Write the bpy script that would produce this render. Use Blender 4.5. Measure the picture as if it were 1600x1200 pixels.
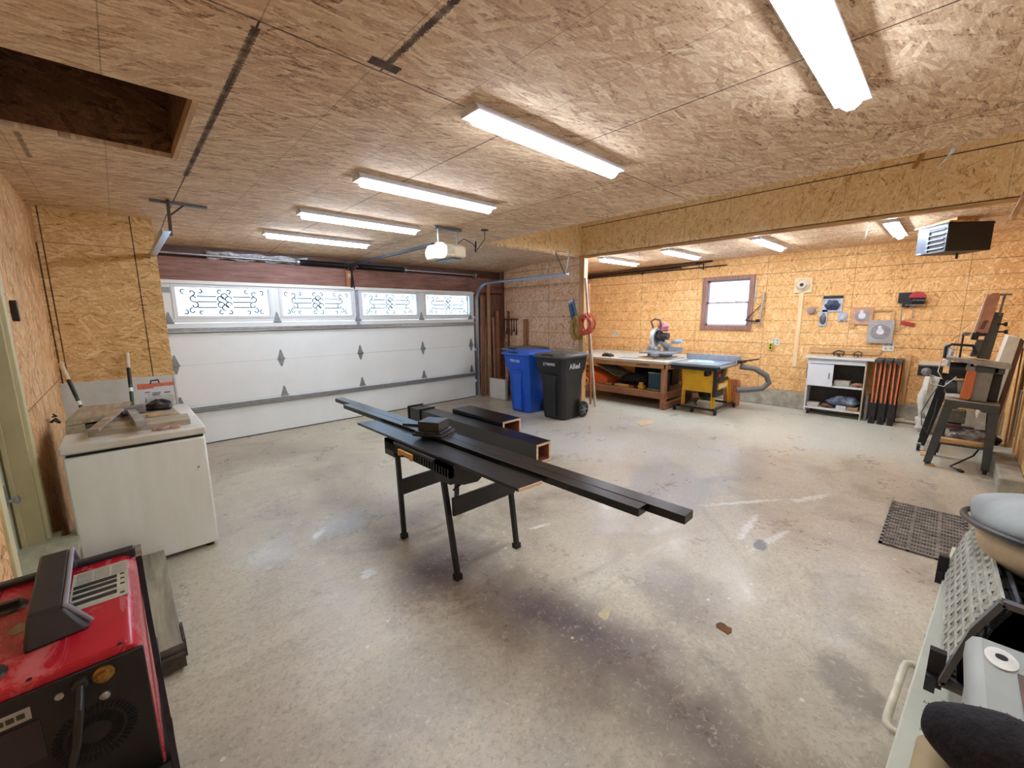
import bpy, bmesh, math, random
from mathutils import Vector, Matrix
random.seed(7)
for o in list(bpy.data.objects): bpy.data.objects.remove(o)
S = bpy.context.scene
COL = S.collection
PI = math.pi

# ------------------------------------------------------------------ camera
F_PX, YAW, PITCH, ROLL, EYE = 646.0, math.radians(43.3), math.radians(9.36), math.radians(-.57), 1.65
cd = bpy.data.cameras.new('camera'); cam = bpy.data.objects.new('camera', cd); COL.objects.link(cam)
cd.sensor_fit = 'HORIZONTAL'; cd.sensor_width = 36; cd.lens = 36*F_PX/1600; cd.clip_start = .02; cd.clip_end = 400
_f = Vector((math.sin(YAW)*math.cos(PITCH), math.cos(YAW)*math.cos(PITCH), -math.sin(PITCH)))
_r = Vector((math.cos(YAW), -math.sin(YAW), 0)); _u = _r.cross(_f)
_r2 = math.cos(ROLL)*_r + math.sin(ROLL)*_u; _u2 = _r2.cross(_f)
cam.matrix_world = Matrix.Translation((0, 0, EYE)) @ Matrix((_r2, _u2, -_f)).transposed().to_4x4()
S.camera = cam

# ------------------------------------------------------------------ world, exposure
W = bpy.data.worlds.new('overcast_sky'); S.world = W; W.use_nodes = True
W.node_tree.nodes['Background'].inputs[0].default_value = (.56, .76, 1.0, 1)
W.node_tree.nodes['Background'].inputs[1].default_value = 1.9
S.view_settings.view_transform = 'Standard'; S.view_settings.look = 'None'
S.view_settings.gamma = 1; S.view_settings.use_curve_mapping = False
S.view_settings.exposure = 1.7
TUBE_W = 15.0        # emission strength of the shop light lenses

# ------------------------------------------------------------------ materials
def srgb(h):
    if isinstance(h, str): c = [int(h[i:i+2], 16)/255 for i in (0, 2, 4)]
    else: c = [x/255 for x in h]
    return tuple((x/12.92 if x <= .04045 else ((x+.055)/1.055)**2.4) for x in c) + (1,)

class NT:
    def __init__(s, name):
        s.m = bpy.data.materials.new(name); s.m.use_nodes = True; s.t = s.m.node_tree
        s.b = s.t.nodes['Principled BSDF']; s.out = s.t.nodes['Material Output']
    def n(s, typ, **k):
        q = s.t.nodes.new(typ)
        for a, v in k.items():
            if a.startswith('i'):
                key = a[1:]; key = int(key) if key.isdigit() else key.replace('_', ' ')
                s.link(v, q.inputs[key]) if hasattr(v, 'is_linked') or isinstance(v, bpy.types.NodeSocket) else setattr(q.inputs[key], 'default_value', v)
            else: setattr(q, a, v)
        return q
    def link(s, a, b): s.t.links.new(a, b)
    def math(s, op, a, b=0.0, c=None):
        q = s.t.nodes.new('ShaderNodeMath'); q.operation = op
        for i, v in enumerate((a, b, c)):
            if v is None: continue
            if isinstance(v, bpy.types.NodeSocket): s.link(v, q.inputs[i])
            else: q.inputs[i].default_value = v
        return q.outputs[0]
    def mix(s, f, a, b, mode='MIX'):
        q = s.t.nodes.new('ShaderNodeMix'); q.data_type = 'RGBA'; q.blend_type = mode
        for i, v in ((0, f), (6, a), (7, b)):
            if isinstance(v, bpy.types.NodeSocket): s.link(v, q.inputs[i])
            else: q.inputs[i].default_value = v
        return q.outputs[2]
    def ramp(s, f, stops, interp='LINEAR'):
        q = s.t.nodes.new('ShaderNodeValToRGB'); q.color_ramp.interpolation = interp
        e = q.color_ramp.elements
        while len(e) < len(stops): e.new(.5)
        for x, (p, c) in zip(e, stops):
            x.position = p; x.color = c if len(c) == 4 else (*c, 1)
        s.link(f, q.inputs[0]); return q.outputs[0]
    def noise(s, vec, scale, detail=3, rough=.55, dim='3D', dist=0):
        q = s.t.nodes.new('ShaderNodeTexNoise'); q.noise_dimensions = dim
        if vec is not None: s.link(vec, q.inputs['Vector'])
        q.inputs['Scale'].default_value = scale; q.inputs['Detail'].default_value = detail
        q.inputs['Roughness'].default_value = rough; q.inputs['Distortion'].default_value = dist
        return q.outputs[0]
    def bump(s, h, strength=.2, dist=.005):
        q = s.t.nodes.new('ShaderNodeBump'); q.inputs['Strength'].default_value = strength
        q.inputs['Distance'].default_value = dist; s.link(h, q.inputs['Height'])
        s.link(q.outputs[0], s.b.inputs['Normal'])

_mc = {}
def mat(name, col, rough=.5, metal=0.0, var=.12, scale=14, bump=0, stretch=None, spec=None, col2=None):
    """plain procedural material: colour mottled by object-space noise"""
    if name in _mc: return _mc[name]
    t = NT(name); tc = t.n('ShaderNodeTexCoord'); vec = tc.outputs['Object']
    if stretch:
        mp = t.n('ShaderNodeMapping', iScale=stretch); t.link(vec, mp.inputs[0]); vec = mp.outputs[0]
    nz = t.noise(vec, scale, 4, .6)
    c = srgb(col); d = srgb(col2) if col2 else tuple(x*(1-var*2) for x in c[:3])+(1,)
    l = c if col2 else tuple(min(1, x*(1+var)) for x in c[:3])+(1,)
    t.link(t.ramp(nz, [(.3, d), (.7, l)]), t.b.inputs['Base Color'])
    t.b.inputs['Roughness'].default_value = rough; t.b.inputs['Metallic'].default_value = metal
    if spec is not None: t.b.inputs['Specular IOR Level'].default_value = spec
    if bump: t.bump(nz, bump, .004)
    _mc[name] = t.m; return t.m

def wood(name, light, dark, axis=1, rough=.6, scale=1.0):
    if name in _mc: return _mc[name]
    t = NT(name); tc = t.n('ShaderNodeTexCoord')
    st = [14*scale]*3; st[axis] = 1.1*scale
    mp = t.n('ShaderNodeMapping', iScale=st); t.link(tc.outputs['Object'], mp.inputs[0])
    a = t.noise(mp.outputs[0], 2.2, 5, .65, dist=.6)
    b = t.noise(tc.outputs['Object'], 5, 2)
    f = t.math('ADD', t.math('MULTIPLY', a, .8), t.math('MULTIPLY', b, .2))
    t.link(t.ramp(f, [(.33, srgb(dark)), (.62, srgb(light))]), t.b.inputs['Base Color'])
    t.b.inputs['Roughness'].default_value = rough; t.bump(a, .15, .002)
    _mc[name] = t.m; return t.m

def osb(name, plane, tones, lines=(), flake=(8, 36), rough=.75, main=0.0, light=.5, spread=1.0, smears=(), contrast=.48):
    """oriented strand board: four layers of long flakes, thrown at random angles; seams and printed nail lines on top"""
    t = NT(name); g = t.n('ShaderNodeNewGeometry'); sp = t.n('ShaderNodeSeparateXYZ'); t.link(g.outputs['Position'], sp.inputs[0])
    ax = {'X': sp.outputs[0], 'Y': sp.outputs[1], 'Z': sp.outputs[2]}
    cb = t.n('ShaderNodeCombineXYZ'); t.link(ax[plane[0]], cb.inputs[0]); t.link(ax[plane[1]], cb.inputs[1])
    P = cb.outputs[0]
    val = pri = None
    for i, ang in enumerate((0, .35, -.4, .9, -.85, 1.45)):
        mp = t.n('ShaderNodeMapping', iRotation=(0, 0, ang*spread+main), iLocation=(i*3.7, i*1.3, 0)); t.link(P, mp.inputs[0])
        m2 = t.n('ShaderNodeMapping', iScale=(flake[0], flake[1], 1)); t.link(mp.outputs[0], m2.inputs[0])
        v = t.n('ShaderNodeTexVoronoi', voronoi_dimensions='2D'); t.link(m2.outputs[0], v.inputs['Vector']); v.inputs['Scale'].default_value = 1
        s2 = t.n('ShaderNodeSeparateColor'); t.link(v.outputs['Color'], s2.inputs[0])
        if val is None: val, pri = s2.outputs[0], s2.outputs[1]
        else:
            gt = t.math('GREATER_THAN', s2.outputs[1], pri)
            q = t.n('ShaderNodeMix'); t.link(gt, q.inputs[0]); t.link(val, q.inputs[2]); t.link(s2.outputs[0], q.inputs[3])
            pri = t.math('MAXIMUM', pri, s2.outputs[1]); val = q.outputs[0]
    mp = t.n('ShaderNodeMapping', iRotation=(0, 0, main)); t.link(P, mp.inputs[0]); m2 = t.n('ShaderNodeMapping', iScale=(12, 110, 1)); t.link(mp.outputs[0], m2.inputs[0])
    streak = t.noise(m2.outputs[0], 1.0, 3, .6, '2D', dist=.8); fine = t.noise(P, 75, 3, .75, '2D'); big = t.noise(P, 1.3, 3, .6, '2D')
    mag = t.math('MULTIPLY', t.math('SUBTRACT', val, .5), contrast)
    f = t.math('ADD', t.math('ADD', .5, mag), t.math('ADD', t.math('ADD', t.math('MULTIPLY', t.math('SUBTRACT', fine, .5), .6), t.math('MULTIPLY', t.math('SUBTRACT', streak, .5), .75)), t.math('MULTIPLY', t.math('SUBTRACT', big, .5), .3)))
    a, b, c, d = [srgb(x) for x in tones]
    col = t.ramp(f, [(.10, a), (.27, b), (.62, c), (.88, d)])
    mask = None
    for (axis, spacing, off, w, amt, *st) in lines:
        a_ = ax[axis]
        if st: a_ = t.math('SUBTRACT', a_, t.math('MULTIPLY', t.math('LESS_THAN', ax[st[0][0]], st[0][1]), st[0][2]))
        u = t.math('DIVIDE', t.math('SUBTRACT', a_, off), spacing)
        dd = t.math('MULTIPLY', t.math('ABSOLUTE', t.math('SUBTRACT', u, t.math('ROUND', u))), spacing)
        k = t.math('MULTIPLY', t.math('LESS_THAN', dd, w), amt)
        mask = k if mask is None else t.math('MAXIMUM', mask, k)
    for (a0, a1, b0, b1, amt) in smears:
        A, B = ax[plane[0]], ax[plane[1]]; wob = t.math('MULTIPLY', t.math('SUBTRACT', fine, .5), .03)
        q = [t.math('GREATER_THAN', t.math('ADD', A, wob), a0), t.math('LESS_THAN', t.math('ADD', A, wob), a1), t.math('GREATER_THAN', B, b0), t.math('LESS_THAN', B, b1)]
        k = t.math('MULTIPLY', t.math('MULTIPLY', t.math('MULTIPLY', q[0], q[1]), t.math('MULTIPLY', q[2], q[3])), amt)
        mask = k if mask is None else t.math('MAXIMUM', mask, k)
    if mask is not None:
        brk = t.math('MULTIPLY', mask, t.math('ADD', .55, t.math('MULTIPLY', t.noise(P, 9, 2, .5, '2D'), .8)))
        brk = t.math('MINIMUM', brk, .95)
        col = t.mix(brk, col, srgb('3a2414'))
    t.link(col, t.b.inputs['Base Color']); t.b.inputs['Roughness'].default_value = rough
    t.b.inputs['Specular IOR Level'].default_value = .3
    t.bump(f, .25, .003)
    return t.m

def emit(name, col, s):
    t = NT(name); t.b.inputs['Base Color'].default_value = srgb('ffffff')
    nz = t.noise(None, 3); c = srgb(col)
    t.link(t.ramp(nz, [(0, tuple(x*.98 for x in c[:3])), (1, c)]), t.b.inputs['Emission Color'])
    t.b.inputs['Emission Strength'].default_value = s
    return t.m

def glass(name, tint='f4fbff', rough=.0, refl=.08):
    t = NT(name); tr = t.n('ShaderNodeBsdfTransparent'); tr.inputs[0].default_value = srgb(tint)
    gl = t.n('ShaderNodeBsdfGlossy'); gl.inputs['Roughness'].default_value = .03+rough
    nz = t.noise(None, 2); f = t.math('MULTIPLY', nz, refl*2)
    mx = t.n('ShaderNodeMixShader'); t.link(f, mx.inputs[0]); t.link(tr.outputs[0], mx.inputs[1]); t.link(gl.outputs[0], mx.inputs[2])
    t.link(mx.outputs[0], t.out.inputs[0]); return t.m

# ------------------------------------------------------------------ mesh builder
def V(*a): return Vector(a)
class M:
    def __init__(s, at=None):
        s.v = []; s.f = []; s.k = []; s.mi = 0
        s.o = Vector(at.location) if hasattr(at, 'location') else Vector(at or (0, 0, 0))
    def add(s, vs, fs):
        n = len(s.v); s.v += [Vector(p)-s.o for p in vs]; s.f += [tuple(i+n for i in f) for f in fs]; s.k += [s.mi]*len(fs); return s
    def bb(s, a, b):
        x0, y0, z0 = a; x1, y1, z1 = b
        return s.add([(x0,y0,z0),(x1,y0,z0),(x1,y1,z0),(x0,y1,z0),(x0,y0,z1),(x1,y0,z1),(x1,y1,z1),(x0,y1,z1)],
                     [(0,3,2,1),(4,5,6,7),(0,1,5,4),(1,2,6,5),(2,3,7,6),(3,0,4,7)])
    def box(s, c, d, R=None):
        c = Vector(c); h = Vector(d)/2; R = R or Matrix.Identity(3)
        vs = [c + R @ Vector((sx*h.x, sy*h.y, sz*h.z)) for sz in (-1,1) for sx, sy in ((-1,-1),(1,-1),(1,1),(-1,1))]
        return s.add(vs, [(0,3,2,1),(4,5,6,7),(0,1,5,4),(1,2,6,5),(2,3,7,6),(3,0,4,7)])
    def bar(s, p, q, w, h, up=(0,0,1), w2=None, h2=None):
        p, q = Vector(p), Vector(q); d = (q-p).normalized(); u = Vector(up)
        sd = d.cross(u)
        if sd.length < 1e-4: sd = d.cross(Vector((1,0,0)))
        sd.normalize(); u = sd.cross(d).normalized()
        vs = []
        for c, ww, hh in ((p, w, h), (q, w2 or w, h2 or h)):
            vs += [c + sd*a*ww/2 + u*b*hh/2 for a, b in ((-1,-1),(1,-1),(1,1),(-1,1))]
        return s.add(vs, [(0,1,2,3),(7,6,5,4),(0,4,5,1),(1,5,6,2),(2,6,7,3),(3,7,4,0)])
    def cyl(s, p, q, r, r2=None, n=16, inner=None):
        p, q = Vector(p), Vector(q); d = (q-p).normalized(); a = d.orthogonal().normalized(); b = d.cross(a)
        r2 = r if r2 is None else r2; vs = []
        for c, rr in ((p, r), (q, r2)): vs += [c + (a*math.cos(2*PI*i/n)+b*math.sin(2*PI*i/n))*rr for i in range(n)]
        fs = [(i, (i+1)%n, n+(i+1)%n, n+i) for i in range(n)]
        if inner is None: fs += [tuple(range(n))[::-1], tuple(range(n, 2*n))]
        else:
            for c in (p, q): vs += [c + (a*math.cos(2*PI*i/n)+b*math.sin(2*PI*i/n))*inner for i in range(n)]
            for i in range(n):
                j = (i+1)%n
                fs += [(2*n+j, 2*n+i, 3*n+i, 3*n+j), (j, i, 2*n+i, 2*n+j), (n+i, n+j, 3*n+j, 3*n+i)]
        return s.add(vs, fs)
    def tube(s, pts, r, n=8, closed=False):
        pts = [Vector(p) for p in pts]; N = len(pts); vs = []; up = None
        for i, p in enumerate(pts):
            a = pts[i-1] if (i or closed) else pts[0]; b = pts[(i+1)%N] if (i < N-1 or closed) else pts[-1]
            d = (b-a)
            if d.length < 1e-9: d = Vector((0,0,1))
            d.normalize()
            if up is None: up = d.orthogonal().normalized()
            up = (up - d*up.dot(d)); up = up.normalized() if up.length > 1e-6 else d.orthogonal().normalized()
            w = d.cross(up); rr = r[i] if isinstance(r, (list, tuple)) else r
            vs += [p + (up*math.cos(2*PI*k/n)+w*math.sin(2*PI*k/n))*rr for k in range(n)]
        fs = []
        for i in range(N if closed else N-1):
            j = (i+1)%N
            fs += [(i*n+k, i*n+(k+1)%n, j*n+(k+1)%n, j*n+k) for k in range(n)]
        if not closed: fs += [tuple(range(n))[::-1], tuple(range((N-1)*n, N*n))]
        return s.add(vs, fs)
    def prism(s, poly, axis, a, b):
        """poly: 2-D points in the two other axes (x,y,z order), run along axis from a to b"""
        def P(u, v, w): return {'X': (w,u,v), 'Y': (u,w,v), 'Z': (u,v,w)}[axis]
        n = len(poly)
        vs = [P(u,v,a) for u,v in poly] + [P(u,v,b) for u,v in poly]
        return s.add(vs, [tuple(range(n))[::-1], tuple(range(n,2*n))] + [(i,(i+1)%n,n+(i+1)%n,n+i) for i in range(n)])
    def lathe(s, prof, c=(0,0,0), n=24, axis='Z', sx=1, sy=1):
        c = Vector(c); vs = []; N = len(prof)
        for r, z in prof:
            for k in range(n):
                x, y = r*math.cos(2*PI*k/n)*sx, r*math.sin(2*PI*k/n)*sy
                vs.append(c + Vector({'Z': (x,y,z), 'X': (z,x,y), 'Y': (x,z,y)}[axis]))
        fs = [(i*n+k, i*n+(k+1)%n, (i+1)*n+(k+1)%n, (i+1)*n+k) for i in range(N-1) for k in range(n)]
        fs += [tuple(range(n))[::-1], tuple(range((N-1)*n, N*n))]
        return s.add(vs, fs)
    def sheet(s, fn, nu, nv, th=0.0):
        vs = [fn(i/nu, j/nv) for i in range(nu+1) for j in range(nv+1)]
        fs = [(i*(nv+1)+j, (i+1)*(nv+1)+j, (i+1)*(nv+1)+j+1, i*(nv+1)+j+1) for i in range(nu) for j in range(nv)]
        return s.add(vs, fs)

def link_mesh(name, m, ms, parent=None, bev=0.0, flat=False, loc=None, solid=0.0, sub=0, ang=38):
    me = bpy.data.meshes.new(name); me.from_pydata([tuple(v) for v in m.v], [], m.f)
    ms = ms if isinstance(ms, (list, tuple)) else [ms]
    for q in ms: me.materials.append(q)
    for p, k in zip(me.polygons, m.k): p.material_index = k
    bm = bmesh.new(); bm.from_mesh(me)
    if not solid: bmesh.ops.recalc_face_normals(bm, faces=bm.faces)
    for f in bm.faces: f.smooth = not flat
    for e in bm.edges: e.smooth = not (len(e.link_faces) == 2 and e.calc_face_angle(0) > math.radians(ang))
    bm.to_mesh(me); bm.free()
    o = bpy.data.objects.new(name, me); COL.objects.link(o)
    if parent: o.parent = parent
    if loc is not None: o.location = loc
    if solid:
        q = o.modifiers.new('thickness', 'SOLIDIFY'); q.thickness = solid; q.offset = 0
    if bev:
        q = o.modifiers.new('bevel', 'BEVEL'); q.width = bev; q.segments = 2; q.limit_method = 'ANGLE'; q.angle_limit = math.radians(35)
    if sub:
        q = o.modifiers.new('sub', 'SUBSURF'); q.levels = sub; q.render_levels = sub
    return o
def props(o, label=None, cat=None, group=None, kind=None):
    if label: o['label'] = label
    if cat: o['category'] = cat
    if group: o['group'] = group
    if kind: o['kind'] = kind
    return o
def thing(name, loc, label, cat, group=None, rz=0):
    o = bpy.data.objects.new(name, None); COL.objects.link(o); o.location = loc; o.rotation_euler = (0, 0, rz)
    o.empty_display_size = .1
    return props(o, label, cat, group)
def part(parent, name, m, ms, label=None, **k):
    o = link_mesh(name, m, ms, parent, **k)
    if parent.type == 'MESH' and hasattr(parent, '_w'): pass
    if label: o['label'] = label
    return o
def parts(parent, name, ms_, mt, **k):
    return [part(parent, name, m, mt, **k) for m in ms_]
def solo(name, m, ms, label, cat, group=None, **k):
    lo = Vector([min(v[i] for v in m.v) for i in range(3)]); hi = Vector([max(v[i] for v in m.v) for i in range(3)])
    c = Vector(((lo.x+hi.x)/2, (lo.y+hi.y)/2, lo.z)); m.v = [v-c for v in m.v]
    return props(link_mesh(name, m, ms, None, loc=c, **k), label, cat, group)
def struct(name, m, ms, parent=None, label=None, **k):
    o = link_mesh(name, m, ms, parent, **k)
    if parent is None: o['kind'] = 'structure'
    if label: o['label'] = label
    return o
def copy_tree(o, parent=None):
    c = o.copy(); COL.objects.link(c); c.parent = parent
    for ch in [x for x in bpy.data.objects if x.parent == o]: copy_tree(ch, c)
    return c
def text(parent, name, body, size, loc, rot, material, ext=.001, label=None, align='CENTER', sx=1):
    cu = bpy.data.curves.new(name, 'FONT'); cu.body = body; cu.size = size; cu.extrude = ext; cu.align_x = align; cu.align_y = 'CENTER'
    cu.materials.append(material); o = bpy.data.objects.new(name, cu); COL.objects.link(o)
    bpy.context.view_layer.update(); me = bpy.data.meshes.new_from_object(o); bpy.data.objects.remove(o); bpy.data.curves.remove(cu)
    o = bpy.data.objects.new(name, me); COL.objects.link(o)
    o.parent = parent; o.location = loc; o.rotation_euler = rot; o.scale = (sx, 1, 1)
    if label: o['label'] = label
    return o
def arc(c, r, a0, a1, n, u, w):
    c, u, w = Vector(c), Vector(u), Vector(w)
    return [c + u*math.cos(a0+(a1-a0)*i/n)*r + w*math.sin(a0+(a1-a0)*i/n)*r for i in range(n+1)]
# ------------------------------------------------------------------ shared materials
WHITE = mat('white_enamel', 'e6e9e2', .35, var=.03, scale=3)
OFFW = mat('aged_white_paint', 'd2d2c6', .4, var=.05, scale=4)
BLACKP = mat('black_plastic', '1b1b1d', .42, var=.2, scale=30)
BLACKG = mat('glossy_black_paint', '0e0e10', .28, var=.15, scale=20, spec=.65)
DARKM = mat('dark_steel', '3a3c3f', .4, .8, var=.15)
STEEL = mat('galvanised_steel', 'b4bac0', .35, .85, var=.12, scale=20)
GREYM = mat('grey_painted_steel', '7d7f7c', .5, .2, var=.12)
RUBBER = mat('black_rubber', '222220', .8, var=.2)
PINE = wood('pine_wood', 'd9b27c', 'a97c4a', 1)
PINEZ = wood('pine_wood_upright', 'd8b07a', 'aa7c48', 2)
PINEX = wood('pine_wood_cross', 'd2a770', 'a1713f', 0)
BROWNW = wood('brown_bench_wood', 'a97852', '784c32', 1)
BROWNZ = wood('brown_bench_wood_upright', 'b98560', '855638', 2)
BROWNX = wood('brown_bench_wood_cross', 'a57250', '6e452e', 0)
GREYW = wood('dusty_grey_wood', 'b3a38c', '77684f', 0)
PLY = wood('plywood_edge', 'ecd0aa', 'c49a70', 0)
ORANGE = mat('orange_plastic', 'd8602a', .45, var=.1)
YELLOW = mat('yellow_paint', 'e2ac18', .4, var=.08, scale=6)
CARD = mat('kraft_cardboard', 'b08a5c', .8, var=.12)
CLEAR = mat('dusty_clear_plastic', 'c8ccd0', .25, var=.25, scale=25)
RED = mat('red_plastic', 'b8323a', .4, var=.1)
CREAM = mat('cream_plastic', 'd8ccae', .5, var=.08)
CONC = mat('rough_concrete', 'aaa595', .85, var=.2, scale=7, bump=.4)

T_MAIN = ('785a40', 'cca886', 'e8caa6', 'faeacc')
T_WALL = ('8a6242', 'e0b48c', 'f6d4b0', 'fff2dc')
T_WARM = ('8c5e30', 'd8a668', 'e8ba7e', 'fce2ae')
T_HEAD = ('a07840', 'eccb92', 'fae0ac', 'fff6da')
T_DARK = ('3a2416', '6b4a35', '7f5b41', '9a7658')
NAIL = .2032
OSB_CEIL = osb('strand_board_ceiling', 'XY', T_MAIN,
    [('X', 1.22, .48, .004, .95, ('Y', 1.76, .44)), ('Y', 2.44, 1.76, .004, .9), ('X', .4064, 1.7, .0022, .4), ('Y', .61, 1.76, .002, .3)], main=.12, smears=[(.466, .494, 1.8, 3.9, .85), (.906, .934, -1.5, 1.7, .9), (.85, .98, 1.68, 1.735, .95), (-.285, -.262, 3.6, 4.1, .6)], flake=(7, 46), spread=.55)
OSB_R = osb('strand_board_right_wall', 'YZ', T_WARM, [('Z', NAIL, .71, .0035, .6), ('Y', 1.22, 1.15, .003, .7), ('Z', 1.22, 1.12, .004, .6)], main=1.2, flake=(11, 52))
OSB_SIDE = osb('strand_board_side_wall', 'YZ', T_WALL, [('Z', NAIL*1.5, .71, .0035, .7), ('Y', 1.22, 5.46, .004, .8), ('Y', .61, 5.46, .002, .5)], main=1.1, flake=(11, 52))
OSB_HEAD = osb('strand_board_header', 'YZ', T_HEAD, [('Z', 5, 3.17, .006, 1.0), ('Y', .61, .4, .0022, .5)], main=1.3, flake=(11, 48))
OSB_L = osb('strand_board_left_wall', 'YZ', ('6e4a2a', 'cc9a68', 'e8bc88', 'f8daae'), [('Y', 1.22, 4.5, .005, .9), ('Z', 2.44, 1.1, .004, .8)], main=1.4)
OSB_FRONT = osb('strand_board_wing', 'XZ', ('6a4828', 'c69c62', 'dcb67c', 'f0d8a8'), [('Z', 10, 2.35, .003, .7), ('X', .61, .21, .005, .95), ('X', 5, -.44, .006, 1)], main=0.05, flake=(9, 60), spread=.7, contrast=.46)
OSB_END = osb('strand_board_end_wall', 'XZ', T_WARM, [('Z', NAIL*2, .71, .0025, .35), ('X', 1.22, 7.4, .004, .8)], main=1.2)
OSB_POCKET = osb('strand_board_pocket', 'XY', T_WALL, [], main=.3)
OSB_TRI = osb('strand_board_pocket_end', 'XZ', T_HEAD, [('X', .61, 4.6, .002, .5)], main=1.0)
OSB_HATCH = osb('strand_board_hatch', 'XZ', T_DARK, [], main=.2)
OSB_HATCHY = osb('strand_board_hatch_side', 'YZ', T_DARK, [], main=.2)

def floor_material():
    t = NT('stained_concrete_floor'); g = t.n('ShaderNodeNewGeometry'); P = g.outputs['Position']
    sp = t.n('ShaderNodeSeparateXYZ'); t.link(P, sp.inputs[0]); X, Y = sp.outputs[0], sp.outputs[1]
    big = t.noise(P, .55, 4, .6, dist=.4); mid = t.noise(P, 1.9, 5, .65, dist=.8); fine = t.noise(P, 14, 5, .7); gr = t.noise(P, 90, 3, .7)
    col = t.ramp(big, [(.34, srgb('958a7a')), (.5, srgb('bab09c')), (.68, srgb('cbc6b0'))])
    col = t.mix(t.ramp(mid, [(.42, (0,0,0,1)), (.66, (.75,.75,.75,1))]), col, srgb('c4bca2'))
    col = t.mix(t.ramp(t.noise(P, 1.1, 4, .7, dist=1.4), [(.52, (0,0,0,1)), (.68, (.55,.55,.55,1))]), col, srgb('877a69'))
    col = t.mix(t.ramp(fine, [(.3, (.35,.35,.35,1)), (.55, (0,0,0,1))]), col, srgb('8c8272'))
    def blob(cx, cy, rx, ry, ang, amt, c, soft=.35, ns=.35, nsc=2.5):
        nonlocal col
        dx, dy = t.math('SUBTRACT', X, cx), t.math('SUBTRACT', Y, cy); ca, sa = math.cos(ang), math.sin(ang)
        u = t.math('DIVIDE', t.math('ADD', t.math('MULTIPLY', dx, ca), t.math('MULTIPLY', dy, sa)), rx)
        v = t.math('DIVIDE', t.math('SUBTRACT', t.math('MULTIPLY', dy, ca), t.math('MULTIPLY', dx, sa)), ry)
        r = t.math('SQRT', t.math('ADD', t.math('MULTIPLY', u, u), t.math('MULTIPLY', v, v)))
        r = t.math('ADD', r, t.math('MULTIPLY', t.math('SUBTRACT', t.noise(P, nsc, 4, .65), .5), ns*4))
        k = t.ramp(r, [(max(0.0, 1-soft), (amt, amt, amt, 1)), (1.0, (0, 0, 0, 1))])
        col = t.mix(k, col, srgb(c))
    # paler, greener grey over the alcove floor
    blob(7.4, 2.4, 1.9, 4.2, .05, .75, 'bcc0b4', .3, .12, 1.2)
    blob(5.0, 3.0, 1.3, 2.4, .2, .55, 'c6c8c2', .6, .3)            # pale scuffed strip
    blob(4.1, 3.3, .8, 1.5, .4, .5, 'd2d3d0', .6, .4, 3)
    blob(1.55, 1.35, .95, .36, 1.85, .9, '57494f', .85, .25)             # oil stain by the workbench stand, part of its darkness is painted shadow
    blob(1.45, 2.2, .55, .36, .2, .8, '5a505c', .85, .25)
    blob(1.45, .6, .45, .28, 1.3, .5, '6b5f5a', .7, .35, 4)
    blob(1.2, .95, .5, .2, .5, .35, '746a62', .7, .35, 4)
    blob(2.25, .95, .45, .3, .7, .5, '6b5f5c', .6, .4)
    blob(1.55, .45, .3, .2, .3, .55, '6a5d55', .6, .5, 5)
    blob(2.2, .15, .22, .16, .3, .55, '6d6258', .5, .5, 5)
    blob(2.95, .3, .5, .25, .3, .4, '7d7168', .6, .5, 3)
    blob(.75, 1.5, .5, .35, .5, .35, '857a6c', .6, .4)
    blob(3.75, 1.75, .75, .42, .45, .6, '98999e', .25, .12, 2)      # grey patch in the middle of the slab
    blob(5.0, 1.4, .9, .2, .2, .4, '8b847c', .6, .4)
    blob(1.05, 5.6, .9, .5, 0, .4, '8a7c68', .7, .3)
    blob(1.9, 4.2, .5, .8, 0, .3, '8a8378', .7, .3)
    # white paint drags
    for cx, cy, L, w, a in ((3.85, 1.1, .45, .03, -.62), (4.35, .72, .30, .045, -.45), (3.4, .93, .30, .035, .05), (2.27, 2.07, .13, .02, -.3), (1.0, 2.45, .07, .05, .4), (3.3, .75, .35, .03, -.2), (.95, 3.2, .1, .04, .7)):
        blob(cx, cy, L, w, a, .75, 'd8d9d2', .5, .55, 16)
    blob(3.18, .78, .10, .05, .2, .85, '55585e', .3, .3, 9)
    col = t.mix(t.ramp(t.noise(P, 45, 4, .8), [(.36, (.5,.5,.5,1)), (.5, (0,0,0,1))]), col, srgb('837868'))
    col = t.mix(t.ramp(t.noise(P, 33, 5, .8, dist=1), [(.56, (0,0,0,1)), (.66, (.45,.45,.45,1))]), col, srgb('dad6c6'))
    # spatter
    v = t.n('ShaderNodeTexVoronoi'); t.link(P, v.inputs['Vector']); v.inputs['Scale'].default_value = 9
    s2 = t.n('ShaderNodeSeparateColor'); t.link(v.outputs['Color'], s2.inputs[0])
    k = t.math('MULTIPLY', t.math('LESS_THAN', v.outputs['Distance'], t.math('MULTIPLY', s2.outputs[2], .085)), t.math('GREATER_THAN', s2.outputs[0], .55))
    col = t.mix(t.math('MULTIPLY', k, .75), col, srgb('dcdcd4'))
    v = t.n('ShaderNodeTexVoronoi'); t.link(P, v.inputs['Vector']); v.inputs['Scale'].default_value = 5
    s2 = t.n('ShaderNodeSeparateColor'); t.link(v.outputs['Color'], s2.inputs[0])
    k = t.math('MULTIPLY', t.math('LESS_THAN', v.outputs['Distance'], t.math('MULTIPLY', s2.outputs[1], .06)), t.math('GREATER_THAN', s2.outputs[0], .7))
    col = t.mix(t.math('MULTIPLY', k, .8), col, srgb('4c443c'))
    t.link(col, t.b.inputs['Base Color'])
    t.link(t.ramp(t.math('ADD', t.math('MULTIPLY', mid, .6), t.math('MULTIPLY', fine, .4)), [(.35, (.22,)*3), (.65, (.5,)*3)]), t.b.inputs['Roughness'])
    rgh = t.b.inputs['Roughness'].links[0].from_socket
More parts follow.
